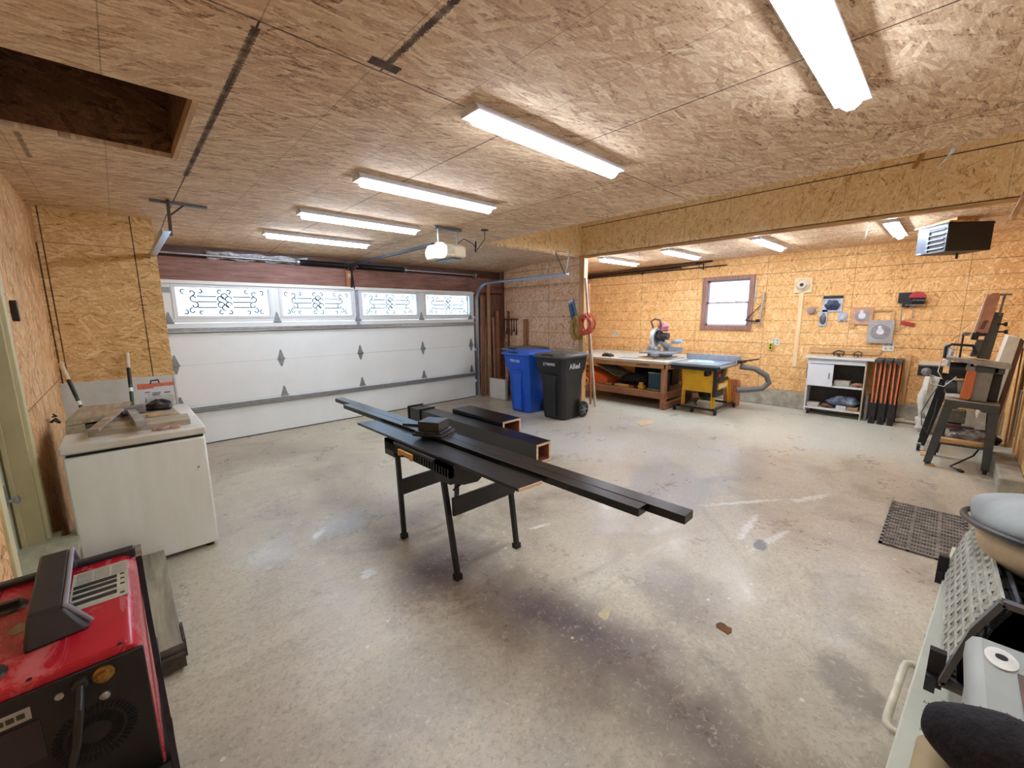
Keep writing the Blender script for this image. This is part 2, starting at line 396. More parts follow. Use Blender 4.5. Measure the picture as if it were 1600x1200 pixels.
    for cx, cy, r0 in ((.56, 3.12, .27), (1.24, 3.22, .32)):
        dx, dy = t.math('SUBTRACT', X, cx), t.math('SUBTRACT', Y, cy)
        d = t.math('SQRT', t.math('ADD', t.math('MULTIPLY', dx, dx), t.math('MULTIPLY', dy, dy)))
        k = t.ramp(t.math('ADD', d, t.math('MULTIPLY', t.math('SUBTRACT', mid, .5), .5)), [(r0*.4, (1,)*3), (r0, (0,)*3)])
        rgh = t.mix(k, rgh, (.2, .2, .2, 1))
    t.link(rgh, t.b.inputs['Roughness'])
    t.bump(t.math('ADD', t.math('MULTIPLY', fine, .7), t.math('MULTIPLY', gr, .3)), .12, .004)
    return t.m

# ------------------------------------------------------------------ the room
CZ = 2.66
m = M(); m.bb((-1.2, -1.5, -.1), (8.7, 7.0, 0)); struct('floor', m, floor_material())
m = M()
hx0, hx1, hy0, hy1 = -.33, .39, 2.56, 3.54
for a, b in (((-.6, -1.5), (3.9, hy0)), ((-.6, hy0), (hx0, hy1)), ((hx1, hy0), (3.9, hy1)), ((-.6, hy1), (3.9, 4.7)), ((-.6, 4.7), (6.2, 5.75)), ((6.15, -1.5), (8.6, 6.95))):
    m.bb((a[0], a[1], CZ), (b[0], b[1], CZ+.03))
struct('ceiling', m, OSB_CEIL); m = M()
m.add([(-.6,5.75,CZ),(6.2,5.75,CZ),(6.2,6.95,2.565),(-.6,6.95,2.565),(-.6,5.75,CZ+.1),(6.2,5.75,CZ+.1),(6.2,6.95,CZ+.1),(-.6,6.95,CZ+.1)],
      [(0,3,2,1),(4,5,6,7),(0,1,5,4),(1,2,6,5),(2,3,7,6),(3,0,4,7)])
struct('ceiling_slope', m, OSB_CEIL)
# attic hatch: boxed recess in the ceiling
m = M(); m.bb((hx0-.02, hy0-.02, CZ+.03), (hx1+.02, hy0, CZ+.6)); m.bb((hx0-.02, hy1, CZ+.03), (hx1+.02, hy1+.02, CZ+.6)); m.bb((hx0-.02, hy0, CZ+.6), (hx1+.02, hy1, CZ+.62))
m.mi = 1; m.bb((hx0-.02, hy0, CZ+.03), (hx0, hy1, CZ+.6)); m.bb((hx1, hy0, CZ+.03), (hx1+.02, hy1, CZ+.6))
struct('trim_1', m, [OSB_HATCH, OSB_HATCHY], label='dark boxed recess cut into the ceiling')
m = M(); m.bb((hx1-.012, hy0, CZ-.008), (hx1+.012, hy1, CZ+.05)); struct('trim_2', m, PINE)
# raised pocket beside the header
m = M(); m.bb((3.86, 4.7, CZ+.03), (6.2, 4.74, 3.4)); struct('wall_pocket_end', m, OSB_TRI)
m = M(); m.bb((3.86, -1.5, CZ+.03), (3.9, 4.7, 3.4)); m.bb((3.86, -1.5, 3.4), (6.2, 4.74, 3.43)); m.bb((3.9, -1.5, CZ), (6.15, -1.46, 3.4)); struct('ceiling_pocket', m, OSB_POCKET)
m = M(); m.bb((6.15, -1.5, CZ), (6.19, 4.7, 3.4)); struct('wall_header', m, OSB_HEAD)
m = M(); m.bb((6.135, -1.5, CZ-.02), (6.2, 4.7, CZ+.018)); struct('trim_3', m, PINE)
# left wall with the entry doorway
LX = -.46
m = M()
m.bb((LX-.06, -1.5, 0), (LX, 2.72, CZ)); m.bb((LX-.06, 3.7, 0), (LX, 5.75, CZ)); m.bb((LX-.06, 2.72, 2.45), (LX, 3.7, CZ)); m.bb((LX-.06, 2.72, 0), (LX, 3.7, .3))
struct('wall_left', m, OSB_L)
m = M(); m.bb((LX-.06, 5.72, 0), (.38, 5.78, CZ+.02)); struct('wall_wing', m, OSB_FRONT)
m = M(); m.bb((LX, 5.71, .0), (.375, 5.72, 1.06)); m.bb((.37, 5.70, .0), (.385, 5.79, 1.06)); struct('trim_4', m, mat('white_board_panel', 'c9ccc5', .5, var=.04), label='pale board covering the lower part of the wing wall')
m = M(); m.bb((.34, 5.78, 0), (.38, 6.95, 2.62)); struct('wall_return', m, OSB_L)
m = M(); m.bb((LX, 5.69, CZ-.32), (-.435, 5.72, CZ)); struct('trim_5', m, PINEZ)
# garage door wall
REDW = wood('reddish_header_boards', '9a7064', '6c483e', 0, .6)
DKW = wood('dark_side_boards', '8f6b56', '5c4034', 2, .7)
m = M(); m.bb((.3, 6.78, 2.10), (6.2, 6.9, 2.42)); struct('wall_far', m, REDW)
m = M(); m.bb((.3, 6.86, 2.42), (6.2, 6.95, 2.72)); struct('wall_far_recess', m, wood('dark_rough_beam', '6a4c42', '452c26', 0))
m = M(); m.bb((5.25, 6.78, 0), (6.2, 6.9, 2.12)); struct('wall_far_jamb', m, DKW)
m = M(); m.bb((2.74, 6.74, 2.08), (2.87, 6.78, 2.45)); struct('trim_6', m, wood('orange_centre_post', 'b8794e', '8c5636', 2))
m = M(); m.bb((.36, 6.72, 2.115), (5.27, 6.78, 2.135)); struct('trim_7', m, WHITE)
# side wall and its corner post
m = M(); m.bb((6.15, 4.7, 0), (6.2, 6.95, CZ+.03)); struct('wall_side', m, OSB_SIDE)
m = M(); m.bb((6.12, 4.60, 0), (6.22, 4.71, CZ)); struct('trim_8', m, PINEZ, label='pine corner post at the end of the side wall')
m = M(); m.bb((6.11, 6.74, 0), (6.15, 6.80, 2.6)); struct('trim_9', m, wood('dark_sheathing', '8a5e48', '5a3a2c', 2))
# right wall of the alcove with its window
wy0, wy1, wz0, wz1 = 2.58, 3.46, 1.365, 2.33
m = M(); RX = 8.5
m.bb((RX, -.75, 0), (RX+.14, wy0, CZ+.03)); m.bb((RX, wy1, 0), (RX+.14, 6.95, CZ+.03)); m.bb((RX, wy0, 0), (RX+.14, wy1, wz0)); m.bb((RX, wy0, wz1), (RX+.14, wy1, CZ+.03))
struct('wall_right', m, OSB_R)
m = M(); m.bb((RX-.05, -.6, 0), (RX, 6.9, .28)); struct('baseboard_right', m, CONC, bev=.01, label='concrete footing along the foot of the right wall')
m = M(); m.bb((RX-.045, -.6, .28), (RX-.005, 6.9, .292)); struct('trim_10', m, GREYW)
m = M(); m.bb((6.2, 6.85, 0), (8.6, 6.95, CZ+.03)); struct('wall_alcove_left', m, OSB_END)
m = M(); m.bb((5.6, -.68, 0), (8.6, -.6, CZ+.03)); m.bb((5.6, -1.5, 0), (5.66, -.68, CZ+.03)); struct('wall_end', m, OSB_END)
m = M(); m.bb((6.82, -.62, .14), (6.9, -.585, CZ)); struct('trim_11', m, PINEZ)
m = M(); m.bb((-.6, -1.5, 0), (5.7, -1.42, CZ+.03)); struct('wall_back', m, osb('strand_board_back', 'XZ', T_MAIN, [('X', 1.22, 0, .004, .8)]))
m = M(); m.bb((5.68, -.6, 0), (7.05, -.44, .15)); struct('trim_12', m, CONC, bev=.012, label='low concrete curb at the foot of the end wall')
# outside
m = M(); m.bb((-40, -40, -.4), (60, 60, -.12)); struct('ground', m, mat('snowy_ground', 'dfe4ea', .9, var=.05, scale=.4))

# alcove window
wd = bpy.data.objects.new('window_1', None); COL.objects.link(wd); wd.location = (RX, (wy0+wy1)/2, wz0); wd['kind'] = 'structure'
MAUVE = wood('mauve_brown_window_wood', 'a07a6c', '7c584c', 2)
m = M(wd); fw = .06
m.bb((RX-.03, wy0-.02, wz0-.02), (RX+.10, wy0+fw, wz1+.02)); m.bb((RX-.03, wy1-fw, wz0-.02), (RX+.10, wy1+.02, wz1+.02))
m.bb((RX-.03, wy0+fw, wz0-.02), (RX+.10, wy1-fw, wz0+fw)); m.bb((RX-.03, wy0+fw, wz1-fw+.01), (RX+.10, wy1-fw, wz1+.02))
part(wd, 'window_frame', m, MAUVE, bev=.003)
m = M(wd); y0, y1 = wy0+fw, wy1-fw; zm = (wz0+wz1)/2+.01
for za, zb, xo in ((wz0+fw, zm+.01, .02), (zm-.01, wz1-fw+.01, .05)):
    m.bb((RX+xo, y0, za), (RX+xo+.025, y0+.03, zb)); m.bb((RX+xo, y1-.03, za), (RX+xo+.025, y1, zb)); m.bb((RX+xo, y0, za), (RX+xo+.025, y1, za+.03)); m.bb((RX+xo, y0, zb-.03), (RX+xo+.025, y1, zb))
for yy in (y0+.22, y1-.22): m.bb((RX+.0, yy-.02, zm+.01), (RX+.03, yy+.02, zm+.03))
sash = part(wd, 'sash', m, mat('pale_sash', 'b9b0b4', .5))
m = M(wd); m.bb((RX+.03, y0+.02, wz0+.08), (RX+.034, y1-.02, zm)); m.bb((RX+.06, y0+.02, zm), (RX+.064, y1-.02, wz1-.07)); part(wd, 'glass_pane', m, glass('window_glass'))
m = M(wd); m.bb((RX-.012, wy0-.05, wz0-.045), (RX, wy1+.05, wz0-.02)); m.bb((RX-.012, wy1+.02, wz0-.02), (RX, wy1+.045, wz1+.02)); part(wd, 'sill_trim', m, PINE)

# entry door on the left
dr = bpy.data.objects.new('door_1', None); COL.objects.link(dr); dr.location = (LX, 3.2, .3); dr['kind'] = 'structure'
TAN = mat('tan_painted_trim', 'b9ad84', .45, var=.06, scale=5)
TANL = mat('pale_tan_trim', 'd3cb9e', .45, var=.05, scale=5)
m = M(dr); m.bb((LX-.02, 3.655, .3), (LX+.012, 3.735, 2.42)); m.bb((LX-.02, 2.70, .3), (LX+.012, 2.78, 2.42)); m.bb((LX-.02, 2.7, 2.40), (LX+.012, 3.735, 2.48)); part(dr, 'door_casing', m, TANL, bev=.003)
m = M(dr); m.bb((LX-.16, 3.61, .3), (LX-.005, 3.66, 2.4)); m.bb((LX-.10, 3.59, .3), (LX-.08, 3.61, 2.4)); m.bb((LX-.16, 2.77, .3), (LX-.005, 2.82, 2.4)); part(dr, 'door_jamb', m, TAN, bev=.002)
m = M(dr); m.bb((LX-.15, 2.81, .33), (LX-.11, 3.61, 2.4)); slab = part(dr, 'door_slab', m, mat('grey_green_door', 'b8b9a2', .4, var=.04))
m = M(dr); m.bb((LX-.11, 3.51, .62), (LX-.105, 3.575, .74)); m.lathe([(.026, 0), (.026, .008), (.010, .014), (.010, .03), (.022, .036), (.022, .048), (.008, .055)], (LX-.106, 3.50, .66), 20, 'X'); part(dr, 'door_knob', m, STEEL)
m = M(dr); m.bb((LX-.16, 2.8, .28), (LX+.05, 3.74, .335)); part(dr, 'sill', m, mat('pale_worn_sill', 'b9b79c', .6, var=.12))
m = M(dr); m.bb((LX-.25, 2.6, .0), (LX-.17, 3.8, 2.6)); part(dr, 'backing', m, DKW)

# ------------------------------------------------------------------ overhead garage door
gd = bpy.data.objects.new('door_2', None); COL.objects.link(gd); gd.location = (2.8, 6.7, 0); gd['kind'] = 'structure'
GX0, GX1, GY = .34, 5.26, 6.69
DW = mat('white_door_steel', 'e4e9e7', .42, var=.025, scale=2)
WINS = [(.56, 1.60), (1.76, 2.78), (2.95, 3.97), (4.15, 5.17)]
zs = [0.0, .53, 1.065, 1.60, 2.115]
for i in range(3):
    m = M(gd); m.bb((GX0, GY, zs[i]+.001), (GX1, GY+.045, zs[i+1]-.001)); part(gd, 'door_section', m, DW, bev=.0015)
m = M(gd); z0, z1 = zs[3]+.001, zs[4]; a, b = 1.69, 2.045
m.bb((GX0, GY, z0), (GX1, GY+.045, a)); m.bb((GX0, GY, b), (GX1, GY+.045, z1))
xs = [GX0]+[q for w in WINS for q in w]+[GX1]
for i in range(0, len(xs), 2): m.bb((xs[i], GY, a), (xs[i+1], GY+.045, b))
part(gd, 'door_section', m, DW, label='top section with four window openings')
BEZ = mat('white_window_bezel', 'dde0e6', .35, var=.02)
LEAD = mat('dark_scroll_iron', '3c4648', .5, .3)
def spiral(cx, cz, r, a0, turns, n=16, sgn=1, k=.25):
    return [(cx + r*(1-(1-k)*i/n)*math.cos(a0+sgn*turns*2*PI*i/n), cz + r*(1-(1-k)*i/n)*math.sin(a0+sgn*turns*2*PI*i/n)) for i in range(n+1)]
def scrolls():
    L = []; zc = 1.868
    for sx in (-1, 1):                         # end clusters
        ox = sx*.33
        for sz in (-1, 1):
            L.append(spiral(ox, zc+sz*.045, .048, -sz*PI/2, .8, sgn=sx))
            L.append(spiral(ox+sx*.02, zc+sz*.115, .042, -sz*PI/2, .75, sgn=-sx))
            L.append(spiral(ox-sx*.07, zc+sz*.13, .03, sz*PI/2 if sx > 0 else sz*PI/2, .7, sgn=sx))
            L.append(spiral(ox+sx*.10, zc+sz*.135, .036, -sz*PI/2, .7, sgn=sx))
    for k in range(6):                          # centre rosette
        a = k*PI/3+PI/6; L.append([(math.cos(a)*.05+.036*math.cos(b), zc+math.sin(a)*.075+.036*math.sin(b)) for b in [j*2*PI/12 for j in range(10)]])
    for sx in (-1, 1):
        for sz in (-1, 1): L.append(spiral(sx*.045, zc+sz*.14, .034, -sz*PI/2, .75, sgn=sx*sz))
    for dz in (-.07, 0, .07):
        L.append([(-.30, zc+dz), (-.09, zc+dz)]); L.append([(.09, zc+dz), (.30, zc+dz)])
    return L
scroll_mesh = None
for i, (wa, wb) in enumerate(WINS):
    m = M(gd); q = .03
    m.bb((wa-q, GY-.012, a-q), (wb+q, GY+.0, a)); m.bb((wa-q, GY-.012, b), (wb+q, GY, b+q)); m.bb((wa-q, GY-.012, a), (wa, GY, b)); m.bb((wb, GY-.012, a), (wb+q, GY, b))
    m.bb((wa, GY, a), (wa+.012, GY+.045, b)); m.bb((wb-.012, GY, a), (wb, GY+.045, b))
    fr = part(gd, 'door_window', m, BEZ)
    m = M(gd); m.bb((wa, GY+.03, a), (wb, GY+.034, b)); part(fr, 'glass_pane', m, glass('door_glass') if i == 0 else bpy.data.materials['door_glass'])
    cx = (wa+wb)/2
    if scroll_mesh is None:
        m = M(gd)
        for c in scrolls(): m.tube([(x+cx, GY+.018, z) for x, z in c], .0085, 5)
        s0 = part(fr, 'scrollwork', m, LEAD); scroll_mesh = (s0, cx)
    else:
        s1 = scroll_mesh[0].copy(); COL.objects.link(s1); s1.parent = fr; s1.location = (cx-scroll_mesh[1], 0, 0)
for z, rr in ((1.505, .028), (.475, .03)):
    m = M(gd); m.bb((GX0, GY-.045, z-rr), (GX1, GY, z-rr+.006)); m.bb((GX0, GY-.045, z+rr-.006), (GX1, GY, z+rr)); m.bb((GX0, GY-.006, z-rr), (GX1, GY, z+rr))
    m.bb((GX0, GY-.045, z-rr), (GX1, GY-.041, z-rr+.018)); m.bb((GX0, GY-.045, z+rr-.018), (GX1, GY-.041, z+rr)); part(gd, 'strut', m, mat('door_strut_steel', 'b9bfc2', .35, .6))
m = M(gd); m.bb((GX0, GY-.03, 2.09), (GX1, GY, 2.118)); part(gd, 'strut', m, WHITE)
HG = mat('hinge_steel', '8d9495', .45, .6)
hx = [.47, 1.68, 2.865, 4.05, 5.17]
def hinge(x, z, up=True, dn=True):
    m = M(gd); w = .045
    if up: m.prism([(x-w, z), (x+w, z), (x+.008, z+.13), (x-.008, z+.13)], 'Y', GY-.008, GY)
    if dn: m.prism([(x-w, z), (x-.008, z-.11), (x+.008, z-.11), (x+w, z)], 'Y', GY-.008, GY)
    m.cyl((x-w-.004, GY-.012, z), (x+w+.004, GY-.012, z), .011, n=10)
    m.bb((x-.012, GY-.012, z+.02 if up else z-.06), (x+.012, GY-.004, z+.07 if up else z-.02))
    part(gd, 'hinge', m, HG)
for x in hx:
    hinge(x, 1.605, True, False); hinge(x, 1.07); hinge(x, .535, True, False)
m = M(gd); m.bb((.40, GY-.02, 1.98), (.52, GY, 2.04)); part(gd, 'bracket', m, HG)
m = M(gd); m.bb((2.84, GY-.02, 1.5), (2.89, GY, 2.1)); part(gd, 'operator_plate', m, mat('operator_plate_steel', 'a8b2cc', .35, .7))
m = M(gd); m.bb((GX0, GY, -.0), (GX1, GY+.04, .012)); part(gd, 'bottom_seal', m, RUBBER)
# ------------------------------------------------------------------ shop lights
LENS = emit('shop_light_lens', 'e4eeff', TUBE_W)
LENS_B = emit('alcove_light_lens', 'ecf2ff', TUBE_W*1.7)
HOUS = mat('white_light_housing', 'dcdde2', .4, var=.03)
def shop_light(x0, x1, yc, label, group, name='shop_light', z=2.66, hook=True):
    t = thing(name, ((x0+x1)/2, yc, z), label, 'light', group)
    m = M(t); w = .068
    m.prism([(yc-.03, z), (yc+.03, z), (yc+w, z-.035), (yc+w, z-.045), (yc+.025, z-.03), (yc-.025, z-.03), (yc-w, z-.045), (yc-w, z-.035)], 'X', x0, x1)
    part(t, 'housing', m, HOUS)
    m = M(t); m.prism([(yc-.044, z-.036), (yc-.036, z-.066), (yc-.014, z-.084), (yc+.014, z-.084), (yc+.036, z-.066), (yc+.044, z-.036)], 'X', x0+.03, x1-.03)
    part(t, 'light_lens', m, LENS if yc and x0 < 5 else LENS_B)
    for x in (x0, x1): m = M(t); m.prism([(yc-w, z-.047), (yc-w, z-.03), (yc-.03, z), (yc+.03, z), (yc+w, z-.03), (yc+w, z-.047)], 'X', x-.003, x+.003); part(t, 'end_cap', m, HOUS)
    if hook:
        m = M(t); m.tube(arc((x0-.005, yc-.035, z-.018), .012, .4, 5.2, 12, (0, 1, 0), (0, 0, 1)), .002, 6); part(t, 'wire_hook', m, STEEL)
    return t
g1 = 'shop lights across the main ceiling'
for y, s in ((.44, 'white shop light at the top edge of the picture, biggest and nearest'), (1.72, 'white shop light second from the camera on the main ceiling'), (3.03, 'white shop light third from the camera on the main ceiling'),
             (-.89, 'added white fill light built as a shop light, unseen behind the camera'),  # added unseen fixture that brightens the freezer front and ceiling
             (4.34, 'white shop light fourth from the camera, second from the garage door'), (5.62, 'white shop light nearest to the garage door')):
    shop_light(1.36, 2.62, y, s, g1)
g2 = 'shop lights under the low alcove ceiling'
for y, s in ((4.38, 'small shop light on the low ceiling right beside the pine corner post'), (3.2, 'low ceiling shop light between the post light and the one over the window'),
             (1.93, 'low ceiling shop light up and right of the alcove window'), (.6, 'low ceiling shop light just left of the hanging heater')):
    shop_light(6.28, 7.48, y, s, g2)
m = M(); m.tube([(5.95+.3, .78, 2.64), (6.26, .79, 2.60), (6.26, .80, 2.47)], .006, 6); solo('pull_cord', m, WHITE, 'short white cord hanging beside the light left of the heater', 'cord')
m = M(); m.tube([(6.27, 3.62, 2.66), (6.27, 3.62, 2.6), (6.25, 3.6, 2.57)], .003, 6); solo('pull_cord', m, BLACKP, 'thin dark wire hook hanging from the low ceiling near the post', 'cord')

# ------------------------------------------------------------------ garage door opener
t = thing('garage_door_opener', (2.87, 4.2, 2.66), 'beige garage door opener with light lens hanging from the ceiling', 'garage door opener')
m = M(t); m.prism([(3.98, 2.33), (3.98, 2.44), (4.04, 2.475), (4.36, 2.475), (4.42, 2.42), (4.42, 2.36), (4.38, 2.31), (4.02, 2.31)], 'X', 2.76, 3.04); hb = part(t, 'housing', m, CREAM, bev=.012)
m = M(t); m.prism([(3.96, 2.34), (3.96, 2.43), (4.03, 2.47), (4.1, 2.47), (4.1, 2.30), (4.0, 2.30)], 'X', 2.70, 2.765); part(t, 'light_lens', m, emit('opener_lens', 'fff6e6', .28), bev=.01)
m = M(t); m.bb((2.78, 3.975, 2.35), (2.88, 3.98, 2.43)); part(hb, 'label_plate', m, mat('grey_label', 'b9b49c', .5))
m = M(t); m.bb((2.86, 4.0, 2.303), (2.98, 4.36, 2.309)); part(hb, 'vent', m, DARKM)
ANG = mat('punched_angle_iron', '6f706c', .5, .7)
def punched(m, p, q, w=.03, n=14):
    m.bar(p, q, w, .003); p, q = Vector(p), Vector(q)
m = M(t); m.bar((2.70, 4.1, 2.64), (3.06, 4.1, 2.64), .035, .03); m.bar((2.74, 4.1, 2.66), (2.74, 4.1, 2.46), .03, .004, up=(1, 0, 0)); m.bar((3.0, 4.1, 2.66), (3.0, 4.1, 2.46), .03, .004, up=(1, 0, 0)); m.bar((2.74, 4.1, 2.48), (3.0, 4.3, 2.48), .03, .004)
part(t, 'hanging_bracket', m, ANG)
m = M(t); m.bar((2.8, 4.3, 2.485), (2.8, 6.72, 2.47), .035, .035); part(t, 'rail', m, mat('dark_rail_steel', '2c2d32', .7, .1))
m = M(t); m.bar((2.8, 6.62, 2.45), (2.8, 6.69, 2.12), .012, .03, up=(1, 0, 0)); m.bar((2.80, 6.66, 2.46), (2.83, 6.66, 2.10), .01, .02); m.bb((2.74, 6.66, 2.40), (2.88, 6.73, 2.49)); part(t, 'door_arm', m, DARKM)
m = M(t); m.tube([(2.84, 6.62, 2.45), (2.86, 6.6, 2.34), (2.86, 6.6, 2.3)], .003, 5); m.lathe([(.004, 0), (.012, .01), (.012, .035), (.004, .045)], (2.86, 6.6, 2.26), 10); part(t, 'release_cord', m, mat('red_release_cord', 'b04a48', .5))
m = M(t); ex = (3.32, 3.95)
m.tube([(3.02, 4.2, 2.47), (3.12, 4.12, 2.56), (3.2, 4.05, 2.50)] + [(3.2+.05*math.cos(a*.8)*(1), 4.0+.05*math.cos(a*.8), 2.46+.07*math.sin(a)) for a in [i*.5 for i in range(22)]] + [(3.3, 3.95, 2.55), (3.3, 3.95, 2.65)], .005, 6)
m.lathe([(.045, 0), (.045, .006)], (3.3, 3.95, 2.652), 16); part(t, 'power_cord', m, BLACKP)

# torsion bar with springs over the door
t = thing('torsion_shaft', (2.8, 6.7, 2.46), 'steel torsion shaft with dark springs running above the garage door', 'shaft')
m = M(t); m.cyl((.42, 6.72, 2.46), (5.35, 6.72, 2.46), .0135, n=12); part(t, 'shaft', m, STEEL)
def spring(xa, xb):
    m = M(t); n = int((xb-xa)/.011); pts = []
    for i in range(n*8+1):
        a = i*2*PI/8; pts.append((xa+(xb-xa)*i/(n*8), 6.70+.034*math.cos(a), 2.46+.034*math.sin(a)))
    m.tube(pts, .0048, 4); part(t, 'spring', m, mat('oily_black_spring', '26272c', .4, .6))
spring(2.05, 2.72); spring(2.93, 3.75)
m = M(t)
for x in (2.03, 3.77):
    m = M(t); m.cyl((x-.02, 6.71, 2.46), (x+.02, 6.71, 2.46), .040, n=14); part(t, 'winding_cone', m, STEEL)
for x in (.43, 5.33):
    m = M(t); m.cyl((x-.02, 6.72, 2.46), (x+.02, 6.72, 2.46), .05, n=20); part(t, 'cable_drum', m, STEEL)
for x in (.40, 2.83, 5.36):
    m = M(t); m.bb((x-.025, 6.74, 2.38), (x+.025, 6.78, 2.50)); part(t, 'bearing_plate', m, GREYM)
# dusty sheeting stuffed behind the shaft
def crumple(m, x0, x1, y, z0, z1, seed, amp=.02, nu=24, nv=6):
    r = random.Random(seed); ph = [r.uniform(0, 6) for _ in range(6)]
    m.sheet(lambda u, v: (x0+(x1-x0)*u, y+amp*math.sin(u*19+ph[0])*math.cos(v*5+ph[1])+amp*.6*math.sin(u*41+v*7+ph[2]), z0+(z1-z0)*v+.012*math.sin(u*23+ph[3])), nu, nv)
m = M(); crumple(m, .95, 2.2, 6.80, 2.43, 2.53, 3); crumple(m, 1.1, 1.8, 6.77, 2.44, 2.50, 5)
solo('plastic_sheeting', m, CLEAR, 'crumpled dusty clear plastic tucked above the garage door shaft', 'plastic sheet', solid=.002)
m = M(); m.bb((2.765, 6.73, 2.28), (2.84, 6.74, 2.34)); solo('warning_tag', m, mat('yellowed_paper_tag', 'c8b494', .7), 'small paper tag on the orange post above the garage door', 'tag')

# door tracks
TR = mat('track_steel', 'b9c3cf', .3, .85, var=.06)
def trackpath(x):
    p = [(x, 6.66, .02), (x, 6.66, 1.0), (x, 6.66, 1.93)]
    p += [(x, 6.66-.34+.34*math.cos(a), 1.95+.34*math.sin(a)) for a in [i*PI/2/8 for i in range(1, 9)]]
    return p
for x, s, yend, lab in ((5.31, 1, 4.32, 'curved galvanised door track along the side wall at the right'), (.35, -1, 4.1, 'galvanised door track at the left, poking past the wing wall')):
    t = thing('door_track', (x, 6.66, 0), lab, 'door track')
    pts = trackpath(x)+[(x, yend, 2.30)]
    m = M(t)
    for a, b in zip(pts, pts[1:]): m.bar(a, b, .055, .004, up=(0, -1, 0) if a[2] < 1.9 else (0, 0, 1)); m.bar((a[0]+s*.026, a[1], a[2]), (b[0]+s*.026, b[1], b[2]), .004, .05, up=(0, -1, 0) if a[2] < 1.9 else (0, -.3, 1))
    part(t, 'rail', m, TR)
    m = M(t)
    for z in (.3, .95, 1.6): m = M(t); m.bb((x-.02 if s > 0 else x-.0, 6.66, z), (x+.045 if s > 0 else x+.0+.03, 6.78, z+.05)); part(t, 'wall_bracket', m, GREYM)
    m = M(t)
    if s > 0:
        m.bar((x, 4.36, 2.31), (x+.10, 4.36, CZ), .03, .003, up=(0, 1, 0)); m.bar((x, 4.38, 2.31), (x-.03, 4.55, CZ), .03, .003, up=(0, 1, 0)); m.bar((x-.12, 4.45, CZ-.004), (x+.12, 4.45, CZ-.004), .03, .004)
    else:
        m.bar((x-.03, 4.8, CZ-.012), (x+.37, 4.8, CZ-.012), .035, .022); m.bar((x+.09, 4.76, CZ), (x+.04, 4.30, 2.31), .032, .022, up=(1, 0, 0)); m.bar((x+.2, 4.8, CZ-.02), (x+.08, 4.55, 2.50), .02, .004)
        for k in range(12): m.cyl((x+.0+k*.031, 4.782, CZ-.012), (x+.0+k*.031, 4.779, CZ-.012), .006, n=8)
    part(t, 'ceiling_hanger', m, ANG)

# ------------------------------------------------------------------ hanging heater
HB = mat('heater_slate_paint', '3c4550', .45, .3, var=.08)
t = thing('unit_heater', (6.66, .15, CZ), 'dark slate louvered unit heater hung under the low ceiling at right', 'heater')
t.rotation_euler = (0, 0, math.radians(38))
m = M(); m.bb((0, -.42, -.36), (.40, 0, -.06)); body = part(t, 'housing', m, mat('heater_black_side', '1c1e21', .5, .2), bev=.006)
m = M(); m.bb((0, .0, -.36), (.40, .012, -.345)); m.bb((0, 0, -.075), (.40, .012, -.06)); m.bb((0, 0, -.36), (.02, .012, -.06)); m.bb((.24, 0, -.36), (.40, .012, -.06)); m.bb((0, .0, -.1), (.4, .012, -.06)); part(t, 'front_panel', m, HB)
for k in range(5):
    m = M(); z = -.325+k*.05; m.bar((.02, .012, z+.01), (.245, .012, z+.01), .035, .006, up=(0, .45, 1)); part(t, 'louver', m, mat('pale_louver', 'c3ccd6', .35, .5))
m = M(); m.bb((-.03, -.18, -.06), (.02, .012, -.045)); m.bb((-.03, -.02, -.06), (.44, .03, -.045)); m.bb((.05, -.3, -.05), (.35, -.1, 0)); part(t, 'mounting_board', m, PINEX)
m = M(); m.cyl((.3, -.42, -.16), (.3, -.47, -.16), .035, n=14); m.tube([(.3, -.47, -.16), (.3, -.52, -.2), (.32, -.56, -.06), (.34, -.7, -.02)], .01, 8); part(t, 'cable', m, BLACKP)
m = M(); m.bb((.32, .012, -.352), (.38, .0135, -.34)); part(t, 'badge', m, WHITE)
m = M(); m.cyl((.22, -.28, -.36), (.22, -.28, -.42), .012, n=10); part(t, 'drain_stub', m, BLACKP)

# odd ends hanging under the ceiling at right
m = M(); m.sheet(lambda u, v: (3.905+.01*u, .13-.035*v*(1-u)+.06*u*u+.0, 2.69-.14*u), 10, 4); solo('torn_plastic_strip', m, CLEAR, 'torn translucent plastic strip hanging from the ceiling pocket edge', 'plastic strip', solid=.001)
m = M(); m.tube([(6.16, .46, 3.12), (6.08, .44, 3.13), (5.98, .40, 3.19), (5.9, .36, 3.24)], .022, 8); solo('cable_stub', m, mat('amber_cable', 'b0813c', .4), 'stub of amber cable poking out of the strand board header', 'cable')
m = M(); m.bar((3.9, -.26, 2.63), (5.75, -.25, 2.43), .03, .012); m.bar((4.6, -.27, 2.55), (5.55, -.3, 2.42), .02, .008); m.bar((5.0, -.25, 2.5), (5.4, -.2, 2.35), .008, .006)
solo('splintered_strip', m, PINEX, 'splintered pale wood strip hanging at the upper right edge', 'wood strip')

